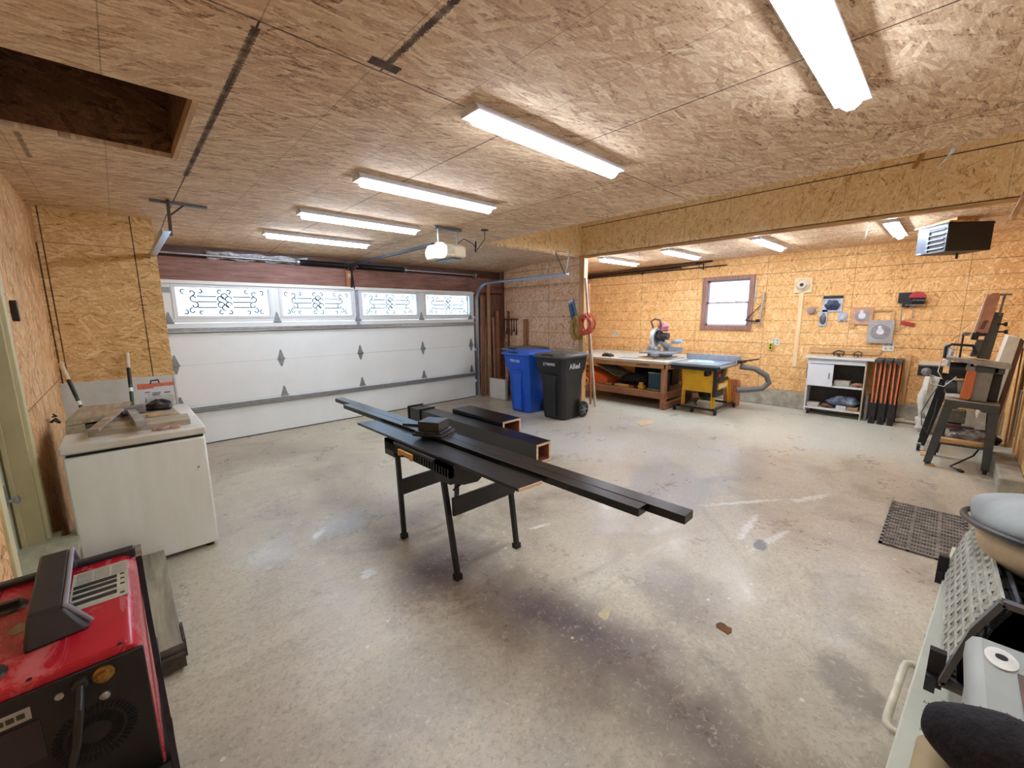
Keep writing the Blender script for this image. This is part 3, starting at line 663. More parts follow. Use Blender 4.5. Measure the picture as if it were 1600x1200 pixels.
# dark rods stored high on the alcove wall
for k, (z, xo, y0, y1, r) in enumerate(((2.63, .10, 3.3, 6.5, .016), (2.60, .07, 3.5, 6.55, .014), (2.565, .10, 3.9, 6.6, .014), (2.61, .16, 3.6, 6.4, .018), (2.54, .05, 3.05, 6.5, .010))):
    m = M(); m.cyl((8.5-xo, y0, z+.015), (8.5-xo, y1, z-.02), r, n=8)
    solo('metal_rod', m, mat('rod_dark_%d' % (k % 2), ('2a2422', '5b4436')[k % 2], .5, .4), ('long dark rod stored high on the right wall, %s' % ('topmost and shortest', 'second from the top', 'lowest of the thick rods', 'thickest of the bundle', 'thin brown one at the bottom')[k]), 'rod', 'rods stored near the alcove ceiling')
m = M()
for y in (3.5, 4.8, 6.2):
    m.bar((8.49, y, 2.63), (8.49, y, 2.50), .02, .006, up=(1, 0, 0)); m.bar((8.49, y, 2.52), (8.30, y, 2.52), .02, .006); m.bar((8.30, y, 2.52), (8.30, y, 2.57), .02, .006, up=(1, 0, 0))
solo('rod_bracket', m, DARKM, 'row of dark steel hooks carrying the rods near the ceiling', 'bracket')

# ------------------------------------------------------------------ LEFT SIDE: keypad, freezer and what lies on it
m = M(); m.prism([(3.93, 1.655), (3.93, 1.765), (3.95, 1.775), (3.975, 1.765), (3.975, 1.655), (3.95, 1.645)], 'X', LX, LX+.03); solo('wall_remote', m, BLACKP, 'black remote button clipped to the left wall by the door', 'remote', bev=.004)
t = thing('chest_freezer', (.01, 4.1, 0), 'white chest freezer by the left wall with boards on its lid', 'freezer')
m = M(t); m.bb((-.335, 3.56, .03), (.36, 4.66, .83)); part(t, 'body', m, mat('freezer_white', 'eaece2', .38, scale=1.6, stretch=(5, 5, 1.0), col2='e0e0d2'), bev=.012)
m = M(t); m.bb((-.345, 3.55, .85), (.37, 4.67, .905)); part(t, 'lid', m, mat('freezer_lid', 'e6e7e0', .4, scale=3, col2='c4b8a2'), bev=.012)
m = M(t); m.bb((-.32, 3.575, .825), (.35, 4.65, .855)); part(t, 'gasket', m, RUBBER)
m = M(t)
for x in (-.29, .31):
    for y in (3.62, 4.6): m.cyl((x, y, 0), (x, y, .035), .025, n=12)
part(t, 'foot', m, RUBBER)
m = M(t); m.cyl((.30, 3.556, .62), (.30, 3.552, .62), .006, n=10); part(t, 'lid_rivet', m, GREYM)
DUSTY = wood('dusty_board', 'b7a88f', '86775d', 0); DUSTYY = wood('dusty_board_long', 'b2a68c', '8a7c60', 1)
def slab(name, pts, z, th, mt, lab, cat, group=None):
    m = M(); m.prism(pts, 'Z', z, z+th); return solo(name, m, mt, lab, cat, group, bev=.002)
bg = 'boards lying on the freezer'
slab('board', [(-.22, 3.74), (.30, 3.69), (.31, 3.94), (-.20, 3.98)], .905, .036, DUSTY, 'wide pale board lying across the front of the freezer lid', 'board', bg)
slab('board', [(-.24, 4.05), (.27, 4.02), (.24, 4.50), (-.22, 4.52)], .905, .03, GREYW, 'grey board lying behind the wide one on the freezer', 'board', bg)
slab('board', [(-.33, 3.93), (-.245, 3.93), (-.23, 4.5), (-.32, 4.5)], .905, .045, DUSTYY, 'narrow board along the left edge of the freezer lid', 'board', bg)
slab('board', [(-.33, 3.99), (-.11, 4.05), (-.05, 4.56), (-.28, 4.60)], .952, .035, DUSTYY, 'upper left dusty board, topmost of the pile on the freezer', 'board', bg)
m = M(); m.bar((-.19, 3.66, .96), (-.015, 4.42, 1.0), .05, .018); solo('board_offcut', m, GREYW, 'thin grey stick laid slantwise over the boards on the freezer', 'offcut')
t = thing('club_hammer', (.02, 3.95, .941), 'dusty grey hammer lying across the boards on the freezer', 'hammer')
m = M(t); m.bar((.04, 3.62, .965), (.0, 4.2, .965), .055, .035, w2=.045, h2=.03); part(t, 'handle', m, mat('dust_caked_handle', 'a59e96', .9, var=.2, bump=.3))
m = M(t); m.bar((-.06, 4.23, .97), (.08, 4.26, .97), .06, .06); part(t, 'head', m, mat('dusty_hammer_head', '8f8781', .8, .2, var=.2), bev=.008)
# rag
m = M(); pts = [(.09+.14*i/14, 3.625+.012*math.sin(i*.9), .912+.006*abs(math.sin(i*1.1))) for i in range(15)]; m.tube(pts, [.006+.007*abs(math.sin(i*.5+.4)) for i in range(15)], 8); solo('twisted_rag', m, mat('pinkish_rag', 'c49d8c', .9, var=.2), 'small twisted pinkish rag on the front of the freezer lid', 'rag')
# flat pack with handle, leaning on the wing wall
t = thing('saw_blade_pack', (.18, 4.60, .93), 'white and orange cardboard pack with black hang tab on the freezer', 'box')
m = M(t); m.bb((.06, 4.57, .935), (.29, 4.60, 1.115)); bx = part(t, 'carton', m, mat('white_carton', 'dcdcdc', .5, var=.04))
m = M(t); m.bb((.058, 4.568, 1.09), (.292, 4.602, 1.118)); m.bb((.058, 4.568, 1.078), (.16, 4.60, 1.09)); part(bx, 'orange_band', m, mat('coral_band', 'd9765c', .5))
m = M(t); m.tube([(.145, 4.585, 1.115), (.147, 4.585, 1.14), (.195, 4.585, 1.145), (.2, 4.585, 1.118)], .006, 8); part(t, 'handle', m, BLACKP)
m = M(t)
for x0, x1, z0, z1 in ((.10, .135, 1.045, 1.052), (.145, .20, 1.035, 1.042), (.145, .195, 1.02, 1.028), (.145, .2, 1.005, 1.012), (.222, .262, 1.03, 1.04), (.215, .265, 1.005, 1.012), (.12, .126, 1.02, 1.03)): m.bb((x0, 4.5675, z0), (x1, 4.5695, z1))
part(bx, 'print', m, mat('grey_print', '6e6e74', .6))
t = thing('parts_bag', (.16, 4.35, .93), 'clear bag of dark drill parts lying in front of the white pack', 'bag')
def blobby(m, c, r, seed, n=14, k=.18, flatten=1):
    rr = random.Random(seed); ph = [rr.uniform(0, 6) for _ in range(8)]; c = Vector(c); vs = []; 
    for i in range(n+1):
        th = PI*i/n
        for j in range(2*n):
            p = PI*j/n
            d = 1+k*(math.sin(3*p+ph[0])*math.sin(2*th+ph[1])+.6*math.sin(5*p+ph[2]+2*th)*math.sin(th)+.4*math.sin(7*th+ph[3]))
            vs.append(c+Vector((r[0]*d*math.sin(th)*math.cos(p), r[1]*d*math.sin(th)*math.sin(p), max(-r[2]*flatten, r[2]*d*math.cos(th)))))
    fs = [(i*2*n+j, i*2*n+(j+1)%(2*n), (i+1)*2*n+(j+1)%(2*n), (i+1)*2*n+j) for i in range(n) for j in range(2*n)]
    m.add(vs, fs)
m = M(t); blobby(m, (.17, 4.32, .965), (.085, .07, .045), 4, flatten=.6); part(t, 'contents', m, mat('dark_drill_parts', '3c3436', .4, .4, var=.4, scale=40))
m = M(t); m.bb((.10, 4.40, .94), (.27, 4.415, 1.02)); m.bb((.09, 4.41, .985), (.275, 4.42, 1.03)); part(t, 'header_card', m, mat('pale_header_card', 'c9cfc8', .4, var=.1))
m = M(); blobby(m, (-.03, 4.42, .962), (.05, .05, .03), 9); solo('brush_head', m, mat('dark_brush', '5a453c', .8, var=.3), 'small dark bristly lump beside the hammer head on the freezer', 'brush')
m = M(); m.bar((.08, 4.05, .939), (.16, 4.10, .939), .016, .008); m.bar((.08, 4.09, .939), (.15, 4.15, .939), .012, .008); solo('wood_shims', m, PINEX, 'two pale wood slivers on the grey board on the freezer', 'shim')
# long-handled tools behind the freezer
GRN = mat('dark_green_handle', '1d4a35', .35)
for lab, p, q in (('green handled tool with cream grip leaning in the left corner', (-.14, 5.05, .0), (-.42, 5.62, 1.25)), ('green handled tool with cream grip standing behind the hammer', (-.02, 4.82, .0), (.035, 5.66, 1.31))):
    t = thing('long_handled_tool', p, lab, 'garden tool', 'green tools behind the freezer')
    p, q = Vector(p), Vector(q); d = (q-p).normalized()
    m = M(t); m.cyl(p+d*.05, q-d*.2, .015, n=12); part(t, 'shaft', m, GRN)
    m = M(t); m.cyl(q-d*.16, q, .017, .019, n=12); m.lathe([(.019, 0), (.016, .01), (.006, .016)], q, 12); part(t, 'grip', m, mat('cream_grip', 'd6c8a6', .5))
    m = M(t); m.cyl(q-d*.34, q-d*.16, .0158, n=12); part(t, 'collar', m, mat('black_collar', '16201c', .4))
    m = M(t); m.cyl(q-d*.42, q-d*.38, .0163, n=12); part(t, 'sticker', m, WHITE)
    m = M(t); m.prism([(p.x-.10, p.z), (p.x+.10, p.z), (p.x+.09, p.z+.03), (p.x+.02, p.z+.08), (p.x-.02, p.z+.08), (p.x-.09, p.z+.03)], 'Y', p.y-.01, p.y+.01); part(t, 'head', m, DARKM)
# frayed cable end on the wall
m = M(); m.tube([(-.45, 4.62, .89), (-.42, 4.55, .92), (-.40, 4.5, .90), (-.41, 4.42, .93)], .010, 6); m.tube([(-.44, 4.6, .93), (-.41, 4.52, .945), (-.42, 4.46, .97)], .006, 6); solo('frayed_cord', m, mat('dark_frayed_cord', '4a3f38', .8), 'frayed dark cord end in the gap between wall and freezer', 'cord')

# low step by the door
t = thing('wooden_step', (-.09, 2.95, 0), 'worn grey plank platform on the floor between welder and freezer', 'platform')
m = M(t); m.bb((-.36, 2.38, .075), (.05, 3.50, .115)); part(t, 'plank', m, wood('worn_grey_plank', 'a39c86', '6f675a', 1, scale=.7), bev=.004)
for y in (2.5, 3.3): m = M(t); m.bb((-.3, y, 0), (.0, y+.06, .075)); part(t, 'bearer', m, GREYW)
m = M(t); m.cyl((-.1, 2.385, .085), (.055, 2.385, .085), .028, n=14); m.bb((-.1, 2.33, .02), (.05, 2.37, .085)); m.bb((.05, 2.39, .03), (.06, 2.55, .12)); part(t, 'metal_nosing', m, mat('rusty_dark_metal', '5b5146', .7, .5, var=.3))
m = M(); m.prism([(3.0, .3), (3.62, .3), (3.62, .34), (3.0, .34)], 'X', LX+.0, LX+.14); 
solo('door_threshold', m, mat('greenish_sill', 'b4b59a', .6, var=.15), 'pale grey green threshold ledge under the left door', 'ledge')
m = M(); m.bb((LX+.01, 3.0, 0), (LX+.13, 3.6, .298)); solo('crate_box', m, GREYW, 'weathered box step beneath the left door ledge', 'step')
m = M(); m.bb((-.3, 3.40, .117), (-.06, 3.50, .20)); solo('wood_block', m, GREYW, 'grey wood block leaning at the foot of the freezer', 'block')

# ------------------------------------------------------------------ welder on its cart
def dusty_red():
    t = NT('dusty_red_enamel'); tc = t.n('ShaderNodeTexCoord'); P = tc.outputs['Object']
    c = t.ramp(t.noise(P, 5, 3), [(.3, srgb('9c1624')), (.7, srgb('b81c2e'))])
    mp = t.n('ShaderNodeMapping', iScale=(14, 5, 8), iRotation=(0, 0, .6)); t.link(P, mp.inputs[0])
    k = t.ramp(t.noise(mp.outputs[0], 1.0, 5, .65, dist=.9), [(.53, (0, 0, 0, 1)), (.64, (.42, .42, .42, 1))])
    t.link(t.mix(k, c, srgb('cf8f8c')), t.b.inputs['Base Color']); t.link(t.mix(k, (.24, .24, .24, 1), (.8, .8, .8, 1)), t.b.inputs['Roughness']); return t.m
WR = dusty_red()
WB = mat('welder_black_panel', '151416', .5, var=.2, scale=40)
t = thing('welding_machine', (-.24, 1.6, .42), 'red and black wire welder with a black carry handle, nearest at left', 'welder')
x0, x1, y0, y1, zb, zt = -.43, -.055, 1.335, 1.90, .46, .85
m = M(t); m.prism([(x0, zb), (x1+.012, zb), (x1+.004, zt-.03), (x1-.012, zt-.006), (x1-.03, zt), (x0, zt)], 'Y', y0+.004, y1); part(t, 'red_cover', m, WR, bev=.006)
m = M(t); m.bb((x0+.0, y0-.004, zb), (x1+.006, y0+.006, zt-.022)); face = part(t, 'rear_panel', m, WB, bev=.003)
m = M(t)
for i in range(44):
    a = i*2*PI/44
    for r0, r1 in ((.028, .05), (.056, .074)):
        c, s_ = math.cos(a), math.sin(a); m.bar((-.155+r0*c, y0-.005, .655+r0*s_), (-.155+r1*c, y0-.005, .655+r1*s_), .0035, .003, up=(0, 1, 0))
part(face, 'fan_slots', m, mat('slot_shadow', '050505', .9, var=.1))
m = M(t); m.lathe([(.02, 0), (.02, -.006), (.013, -.008), (.013, -.02), (.008, -.022)], (-.125, y0-.004, .80), 18, 'Y'); part(face, 'gas_inlet', m, mat('old_brass', 'a07e40', .35, .8, var=.3, scale=60))
m = M(t); m.lathe([(.010, 0), (.010, -.006), (.006, -.009)], (-.13, y0-.004, .742), 14, 'Y'); part(face, 'bolt', m, STEEL)
m = M(t); m.lathe([(.008, 0), (.008, -.005)], (-.2, y0-.004, .79), 12, 'Y'); part(face, 'plug_button', m, STEEL)
m = M(t); m.lathe([(.017, 0), (.015, -.012), (.009, -.016)], (-.165, y0-.004, .80), 14, 'Y'); m.tube([(-.165, y0-.01, .80), (-.168, y0-.06, .77), (-.18, y0-.07, .70), (-.20, y0-.05, .62), (-.23, y0-.03, .56), (-.26, y0-.02, .50)], .009, 10); part(face, 'power_cord', m, mat('cord_black', '1f1f20', .4))
m = M(t); m.bb((-.40, y0-.0055, .765), (-.245, y0-.003, .795)); part(face, 'rating_plate', m, mat('faded_plate', 'a29d90', .5, var=.1))
m = M(t)
for k in range(9): m.bb((-.39+k*.0155, y0-.0065, .774), (-.378+k*.0155, y0-.0052, .786))
part(face, 'plate_print', m, mat('plate_print', '3a3630', .6))
m = M(t); m.bb((-.40, y0-.0055, .655), (-.235, y0-.003, .755)); part(face, 'decal', m, mat('dark_decal', '2c2426', .45, var=.15))
# top label
m = M(t); m.bb((-.195, 1.59, zt-.001), (-.07, 1.83, zt+.0012)); lab = part(t, 'warning_label', m, mat('label_paper', 'b9b6a2', .5, var=.08, scale=30))
m = M(t)
for k, y in enumerate((1.618, 1.655, 1.69, 1.72)): m.bb((-.19, y, zt+.001), (-.095, y+.022, zt+.0018))
for y in (1.602, 1.66, 1.695, 1.728): m.bb((-.088, y+.004, zt+.001), (-.078, y+.014, zt+.0018))
part(lab, 'label_print', m, mat('label_black', '2a2a28', .5, var=.3, scale=80))
m = M(t)
for x in (-.187, -.147, -.107):
    for k in range(7): m.bb((x, 1.75+k*.0105, zt+.001), (x+.034, 1.7545+k*.0105, zt+.0016))
part(lab, 'fine_print', m, mat('label_grey', '8b8b7e', .6))
# rear collar and handle
HPL = mat('handle_plastic', '2a2a2c', .4, var=.15); HTR = mat('handle_grey_edge', '8f939b', .35, var=.08)
m = M(t); m.bb((x0-.002, 1.875, zt-.02), (-.048, 1.905, zt+.018)); part(t, 'front_bezel', m, HPL, bev=.006)
prof = [(1.485, zt), (1.50, zt+.075), (1.80, zt+.105), (1.885, zt+.03), (1.885, zt), (1.83, zt+.02), (1.785, zt+.07), (1.56, zt+.05), (1.54, zt)]
m = M(t); m.prism(prof, 'X', -.252, -.187)
m.add([(-.262, 1.455, zt), (-.145, 1.47, zt), (-.145, 1.53, zt), (-.262, 1.55, zt), (-.252, 1.495, zt+.072), (-.187, 1.495, zt+.072), (-.187, 1.56, zt+.06), (-.252, 1.56, zt+.06)], [(0,3,2,1),(4,5,6,7),(0,1,5,4),(1,2,6,5),(2,3,7,6),(3,0,4,7)]); part(t, 'carry_handle', m, HPL, bev=.008)
m = M(t); m.tube([(-.143, 1.50, zt+.006), (-.184, 1.50, zt+.073), (-.184, 1.80, zt+.102), (-.184, 1.885, zt+.03)], .006, 8); part(t, 'handle_trim', m, HTR)
for yy in (1.42, 1.74):
    m = M(t); m.lathe([(.036, 0), (.033, .006), (.02, .008)], (-.315, yy, zt), 20, 'Z', 1.0, 1.1); m.bb((-.335, yy-.008, zt+.006), (-.295, yy+.008, zt+.02)); part(t, 'door_latch', m, HPL)
m = M(t); m.lathe([(.022, 0), (.022, .0012)], (-.28, 1.60, zt), 20, 'Z', 1, 1.2); part(t, 'round_sticker', m, mat('faded_sticker', '9a8a68', .6, var=.2, scale=60))
m = M(t); m.bb((-.345, 1.33, zt-.002), (-.343, 1.88, zt+.001)); part(t, 'cover_seam', m, mat('seam_dark', '3a0a10', .6))
m = M(t)
for x, y in ((-.09, 1.345), (-.24, 1.345), (-.26, 1.62), (-.245, 1.83)): m.lathe([(.005, 0), (.005, .002), (.002, .003)], (x, y, zt), 8)
part(t, 'screw', m, DARKM)
# cart
c = thing('welder_cart', (-.24, 1.6, 0), 'black steel wheeled cart carrying the red welder', 'cart')
m = M(c); m.bb((-.45, 1.27, .42), (-.03, 1.95, .459)); part(c, 'deck', m, BLACKP, bev=.004)
m = M(c); m.bb((-.45, 1.26, .30), (-.035, 1.275, .47)); m.bb((-.45, 1.255, .462), (-.035, 1.32, .475)) ; part(c, 'rear_apron', m, WB)
m = M(c)
for x in (-.42, -.045):
    m.bar((x, 1.93, .02), (x, 1.93, .80), .03, .02); m.bar((x, 1.3, .05), (x, 1.3, .45), .03, .03)
m.bar((-.045, 1.93, .80), (-.025, 1.30, .44), .022, .014, up=(1, 0, 0)); m.bar((-.042, 1.93, .1), (-.042, 1.3, .1), .03, .03); m.bar((-.42, 1.93, .1), (-.42, 1.3, .1), .03, .03)
part(c, 'frame', m, DARKM)
m = M(c); m.lathe([(.03, 0), (.03, .004), (.012, .01)], (-.10, 1.255, .42), 14, 'Y'); part(c, 'bolt', m, STEEL)
for x in (-.45, -.02):
    m = M(c); m.cyl((x-.02, 1.32, .09), (x+.02, 1.32, .09), .09, n=24); part(c, 'wheel', m, RUBBER)
m = M(c)
for x in (-.40, -.07): m = M(c); m.cyl((x-.012, 1.9, .035), (x+.012, 1.9, .035), .035, n=16); part(c, 'caster', m, RUBBER)

# ------------------------------------------------------------------ CENTRE: folding workbench with painted boards
t = thing('folding_workbench', (1.6, 2.35, 0), 'black folding workbench with a yellow grip, standing mid floor', 'workbench')
tops = {'a': ((1.385, 1.99), (1.37, 2.10)), 'b': ((1.39, 2.68), (1.375, 2.69)), 'c': ((1.905, 1.99), (1.90, 2.08)), 'd': ((1.905, 2.72), (1.90, 2.68))}
for k, (b, q) in tops.items():
    m = M(t); m.bar((b[0], b[1], .012), (q[0], q[1], .70), .032, .032, up=(0, 1, 0)); lg = part(t, 'leg', m, BLACKP, bev=.004)
    m = M(t); m.bar((b[0], b[1], 0), (b[0], b[1]+.003, .035), .045, .045, up=(0, 1, 0)); part(lg, 'rubber_foot', m, RUBBER)
m = M(t); m.bar((1.385, 2.02, .475), (1.905, 2.01, .475), .02, .12); part(t, 'cross_brace', m, BLACKP, bev=.003)
m = M(t); m.bar((1.385, 2.69, .40), (1.905, 2.71, .40), .02, .12); part(t, 'cross_brace', m, BLACKP, bev=.003)
for bx_, by in ((1.375, 2.66), (1.39, 2.13)):
    m = M(t); m.bar((1.385, by+.02, .55), (1.385, by+(.12 if by > 2.4 else .0), .69), .012, .006) if by > 2.4 else m.bar((1.40, 2.03, .58), (1.62, 2.04, .66), .012, .008); part(t, 'folding_strut', m, DARKM)
m = M(t); m.bb((1.325, 1.95, .70), (1.355, 2.78, .775)); m.bb((1.325, 2.64, .66), (1.355, 2.78, .775)); m.bb((1.325, 1.95, .66), (1.355, 2.12, .775))
for k in range(27): m.bb((1.319, 1.96+k*.03, .705), (1.327, 1.97+k*.03, .755))
part(t, 'side_rail', m, BLACKP)
m = M(t); m.prism([(1.35, .775), (1.35, .66), (1.44, .62), (1.55, .61), (1.62, .65), (1.64, .775)], 'Y', 1.97, 2.07); part(t, 'clamp_housing', m, BLACKP, bev=.004)
m = M(t); m.prism([(1.35, .775), (1.35, .66), (1.5, .62), (1.62, .64), (1.64, .775)], 'Y', 2.62, 2.72); part(t, 'clamp_housing', m, BLACKP, bev=.004)
m = M(t); m.bar((1.385, 2.05, .70), (1.905, 2.05, .69), .03, .05); part(t, 'end_bar', m, BLACKP)
m = M(t); m.bar((1.385, 2.68, .70), (1.905, 2.68, .69), .03, .05); part(t, 'end_bar', m, BLACKP)
for xa, xb in ((1.345, 1.50), (1.53, 1.65)): m = M(t); m.bb((xa, 1.94, .762), (xb, 2.77, .78)); part(t, 'jaw', m, mat('grey_jaw', '2c2c2e', .5))
m = M(t); m.prism([(2.36, .75), (2.36, .705), (2.39, .705), (2.41, .72), (2.50, .72), (2.52, .705), (2.55, .705), (2.55, .75)], 'X', 1.305, 1.325); part(t, 'grip', m, mat('yellow_orange_grip', 'd79b3a', .45), label='yellow orange grip', bev=.004)
BOARDS = 'black painted boards on the workbench'
m = M(); m.prism([(1.355, 1.40), (1.515, 1.39), (1.50, 3.24), (1.335, 3.27)], 'Z', .781, .799); m.k = [0]*len(m.f)
o = solo('painted_board', m, [BLACKG], 'wide flat black shelf board with a bare near end, on the workbench', 'board', BOARDS, bev=.001)
m = M(); m.prism([(0, 0), (.16, -.01), (.16, -.004), (0, .006)], 'Z', .782, .798); 
m.v = [v+Vector((1.355, 1.395, 0)) for v in m.v]; e = part(o, 'bare_end', m, PLY); e.location = -o.location
for lab, xa, ya, xb, yb, w in (('long black trim board, the rightmost and longest, overhanging the workbench', 1.665, .68, 1.60, 4.35, .082), ('black trim board lying between the longest board and the wide one', 1.581, .85, 1.530, 3.97, .067)):
    m = M(); m.bar((xa, ya, .80), (xb, yb, .80), w, .038); solo('painted_board', m, BLACKG, lab, 'board', BOARDS, bev=.0015)
# small painted capital on the boards
t = thing('column_cap', (1.56, 2.50, .82), 'small black stepped column cap sitting on the painted boards', 'column cap', rz=math.radians(28))
m = M(); m.bb((-.105, -.13, 0), (.105, .10, .018)); m.bb((-.092, -.115, .018), (.092, .088, .034)); part(t, 'flange', m, BLACKG, bev=.003)
m = M(); m.bb((-.075, -.095, .034), (.075, .07, .10)); part(t, 'block', m, BLACKG, bev=.003)
m = M(); m.prism([(1.52, 2.86), (1.60, 2.74), (1.64, 2.86), (1.58, 2.94)], 'Z', .820, .832); solo('painted_offcut', m, BLACKG, 'small glossy black offcut behind the column cap', 'offcut')
# two hollow columns on the floor
def column(lab, x0, x1, ya, yb, h, flange):
    t = thing('box_column', ((x0+x1)/2, (ya+yb)/2, 0), lab, 'column', 'hollow black columns on the floor'); th = .03
    m = M(t); m.bb((x0, ya, 0), (x0+th, yb, h)); m.bb((x1-th, ya, 0), (x1, yb, h)); m.bb((x0+th, ya, 0), (x1-th, yb, th)); m.bb((x0+th, ya, h-th), (x1-th, yb, h)); part(t, 'shaft', m, BLACKG)
    m = M(t); e = .003
    m.bb((x0+e, ya-.004, e), (x0+th, ya+.0, h-e)); m.bb((x1-th, ya-.004, e), (x1-e, ya, h-e)); m.bb((x0+th, ya-.004, e), (x1-th, ya, th)); m.bb((x0+th, ya-.004, h-th), (x1-th, ya, h-e)); part(t, 'raw_end', m, PLY, label='bare wood end')
    m = M(t); e = .002
    m.bb((x0+th, ya, th), (x0+th+e, yb-.03, h-th)); m.bb((x1-th-e, ya, th), (x1-th, yb-.03, h-th)); m.bb((x0+th, ya, th), (x1-th, yb-.03, th+e)); m.bb((x0+th, ya, h-th-e), (x1-th, yb-.03, h-th)); m.bb((x0+th, yb-.03, th), (x1-th, yb-.028, h-th)); part(t, 'lining', m, wood('reddish_inner_board', '9c5e44', '6d3c2c', 1))
    if flange:
        for y, g, d in ((yb, .02, .025), (yb-.34, .02, .02)):
            m = M(t); m.bb((x0-g, y, 0), (x1+g, y+d, h+g)); part(t, 'moulding', m, BLACKG, bev=.003)
        m = M(t); m.bb((x0-.003, yb-.32, .001), (x1+.003, yb, h+.003)); part(t, 'plinth', m, BLACKG, bev=.003)
column('long hollow black square column with a moulded far end', 3.215, 3.455, 3.03, 5.80, .235, True)
column('short thick hollow black column beyond the long one', 3.50, 3.83, 3.90, 5.02, .285, False)
# ------------------------------------------------------------------ FAR CORNER: bins, planks, coils
def wheelie_bin(loc, rz, col_body, col_lid, label, number, brand=None, lidopen=False, txt=None):
    t = thing('wheelie_bin', loc, label, 'bin', 'wheeled bins by the side wall', rz=rz)
    # local: front faces -y, width along x
    def ring(z, hw, hd0, hd1, c=.05):
        a, b, d = hw, hd0, hd1
        return [(-a+c, -b, z), (a-c, -b, z), (a, -b+c, z), (a, d-c, z), (a-c, d, z), (-a+c, d, z), (-a, d-c, z), (-a, -b+c, z)]
    prof = [(0, .21, .20, .22), (.02, .225, .215, .235), (.60, .245, .25, .26), (.72, .255, .27, .28), (.80, .285, .31, .30), (.98, .30, .33, .32), (1.0, .305, .335, .325)]
    m = M(); vs = [p for z, a, b, d in prof for p in ring(z, a, b, d)]; n = 8
    fs = [(i*n+k, i*n+(k+1)%n, (i+1)*n+(k+1)%n, (i+1)*n+k) for i in range(len(prof)-1) for k in range(n)]
    fs += [tuple(range(n))[::-1], tuple(range((len(prof)-1)*n, len(prof)*n))]; m.add(vs, fs)
    body = part(t, 'body', m, col_body, bev=.006, ang=50)
    m = M(); m.prism([(-.12, .72), (.12, .72), (.09, .60), (.09, .05), (-.09, .05), (-.09, .60)], 'Y', -.272, -.22); part(body, 'front_channel', m, col_body, bev=.006)
    m = M(); m.bb((-.12, -.30, .70), (.12, -.262, .725)); part(body, 'grab_ledge', m, col_body, bev=.004)
    m = M(); vs = [p for z, a, b, d in ((1.0, .335, .37, .36), (1.03, .335, .37, .36), (1.045, .31, .34, .35), (1.065, .22, .25, .28)) for p in ring(z, a, b, d)]
    fs = [(i*n+k, i*n+(k+1)%n, (i+1)*n+(k+1)%n, (i+1)*n+k) for i in range(3) for k in range(n)] + [tuple(range(n))[::-1], tuple(range(3*n, 4*n))]; m.add(vs, fs)
    lid = part(t, 'lid', m, col_lid, bev=.005, ang=50)
    m = M(); m.bb((-.10, -.375, 1.035), (.10, -.335, 1.055)); part(lid, 'lid_grip', m, BLACKP if not lidopen else col_lid, bev=.004)
    m = M(); m.tube([(-.2, .33, .93), (-.2, .40, 1.0), (.2, .40, 1.0), (.2, .33, .93)], .018, 8); part(t, 'push_bar', m, col_body)
    for sx in (-1, 1):
        m = M(); m.cyl((sx*.235, .23, .13), (sx*.29, .23, .13), .13, n=28); w = part(t, 'wheel', m, RUBBER, bev=.008)
        m = M()
        for k in range(6): a = k*PI/3; m.bar((sx*.292, .23, .13), (sx*.292, .23+.09*math.cos(a), .13+.09*math.sin(a)), .02, .006, up=(1, 0, 0))
        m.cyl((sx*.285, .23, .13), (sx*.30, .23, .13), .03, n=14); part(w, 'hub', m, GREYM)
    m = M(); m.cyl((-.24, .23, .13), (.24, .23, .13), .012, n=10); part(t, 'axle', m, DARKM)
    if number: text(body, 'number', number, .062, (0, -.3235, .895), (PI/2, 0, 0), txt or WHITE)
    if brand: text(body, 'lettering', brand, .12, (.300, -.05, .86), (PI/2, 0, PI/2), txt or WHITE)
    return t
BLUE = mat('blue_bin_plastic', '1c58c8', .4, var=.06, scale=6); BLUEL = mat('blue_lid_plastic', '2a62cc', .4, var=.08, scale=6)
CH = mat('charcoal_bin_plastic', '232427', .45, var=.1, scale=6); CHL = mat('dusty_charcoal_lid', '55544f', .5, var=.25, scale=9)
TXT = mat('white_stamped_lettering', 'dfe2ea', .5, var=.03)
wheelie_bin((5.13, 5.03, 0), math.radians(-90), BLUE, BLUEL, 'blue wheeled recycling bin standing left of the black bin', '770/1315', txt=TXT)
# the black one is turned so that two faces show
wheelie_bin((5.15, 4.29, 0), math.radians(-88), CH, CHL, 'black wheeled refuse bin with white lettering, right of the blue bin', '27780983', 'Allied', txt=TXT)
t3 = wheelie_bin((5.70, 5.66, 0), math.radians(-90), CH, mat('grey_lid', '6d7278', .5, var=.1), 'dark bin with grey lid half hidden behind the blue bin', '', txt=TXT)
m = M(); m.bb((5.42, 5.95, 0), (5.49, 6.42, .40)); solo('foam_panel', m, mat('white_foam', 'd4d2ca', .6, var=.05), 'white flat box standing behind the blue bin', 'box', bev=.006)
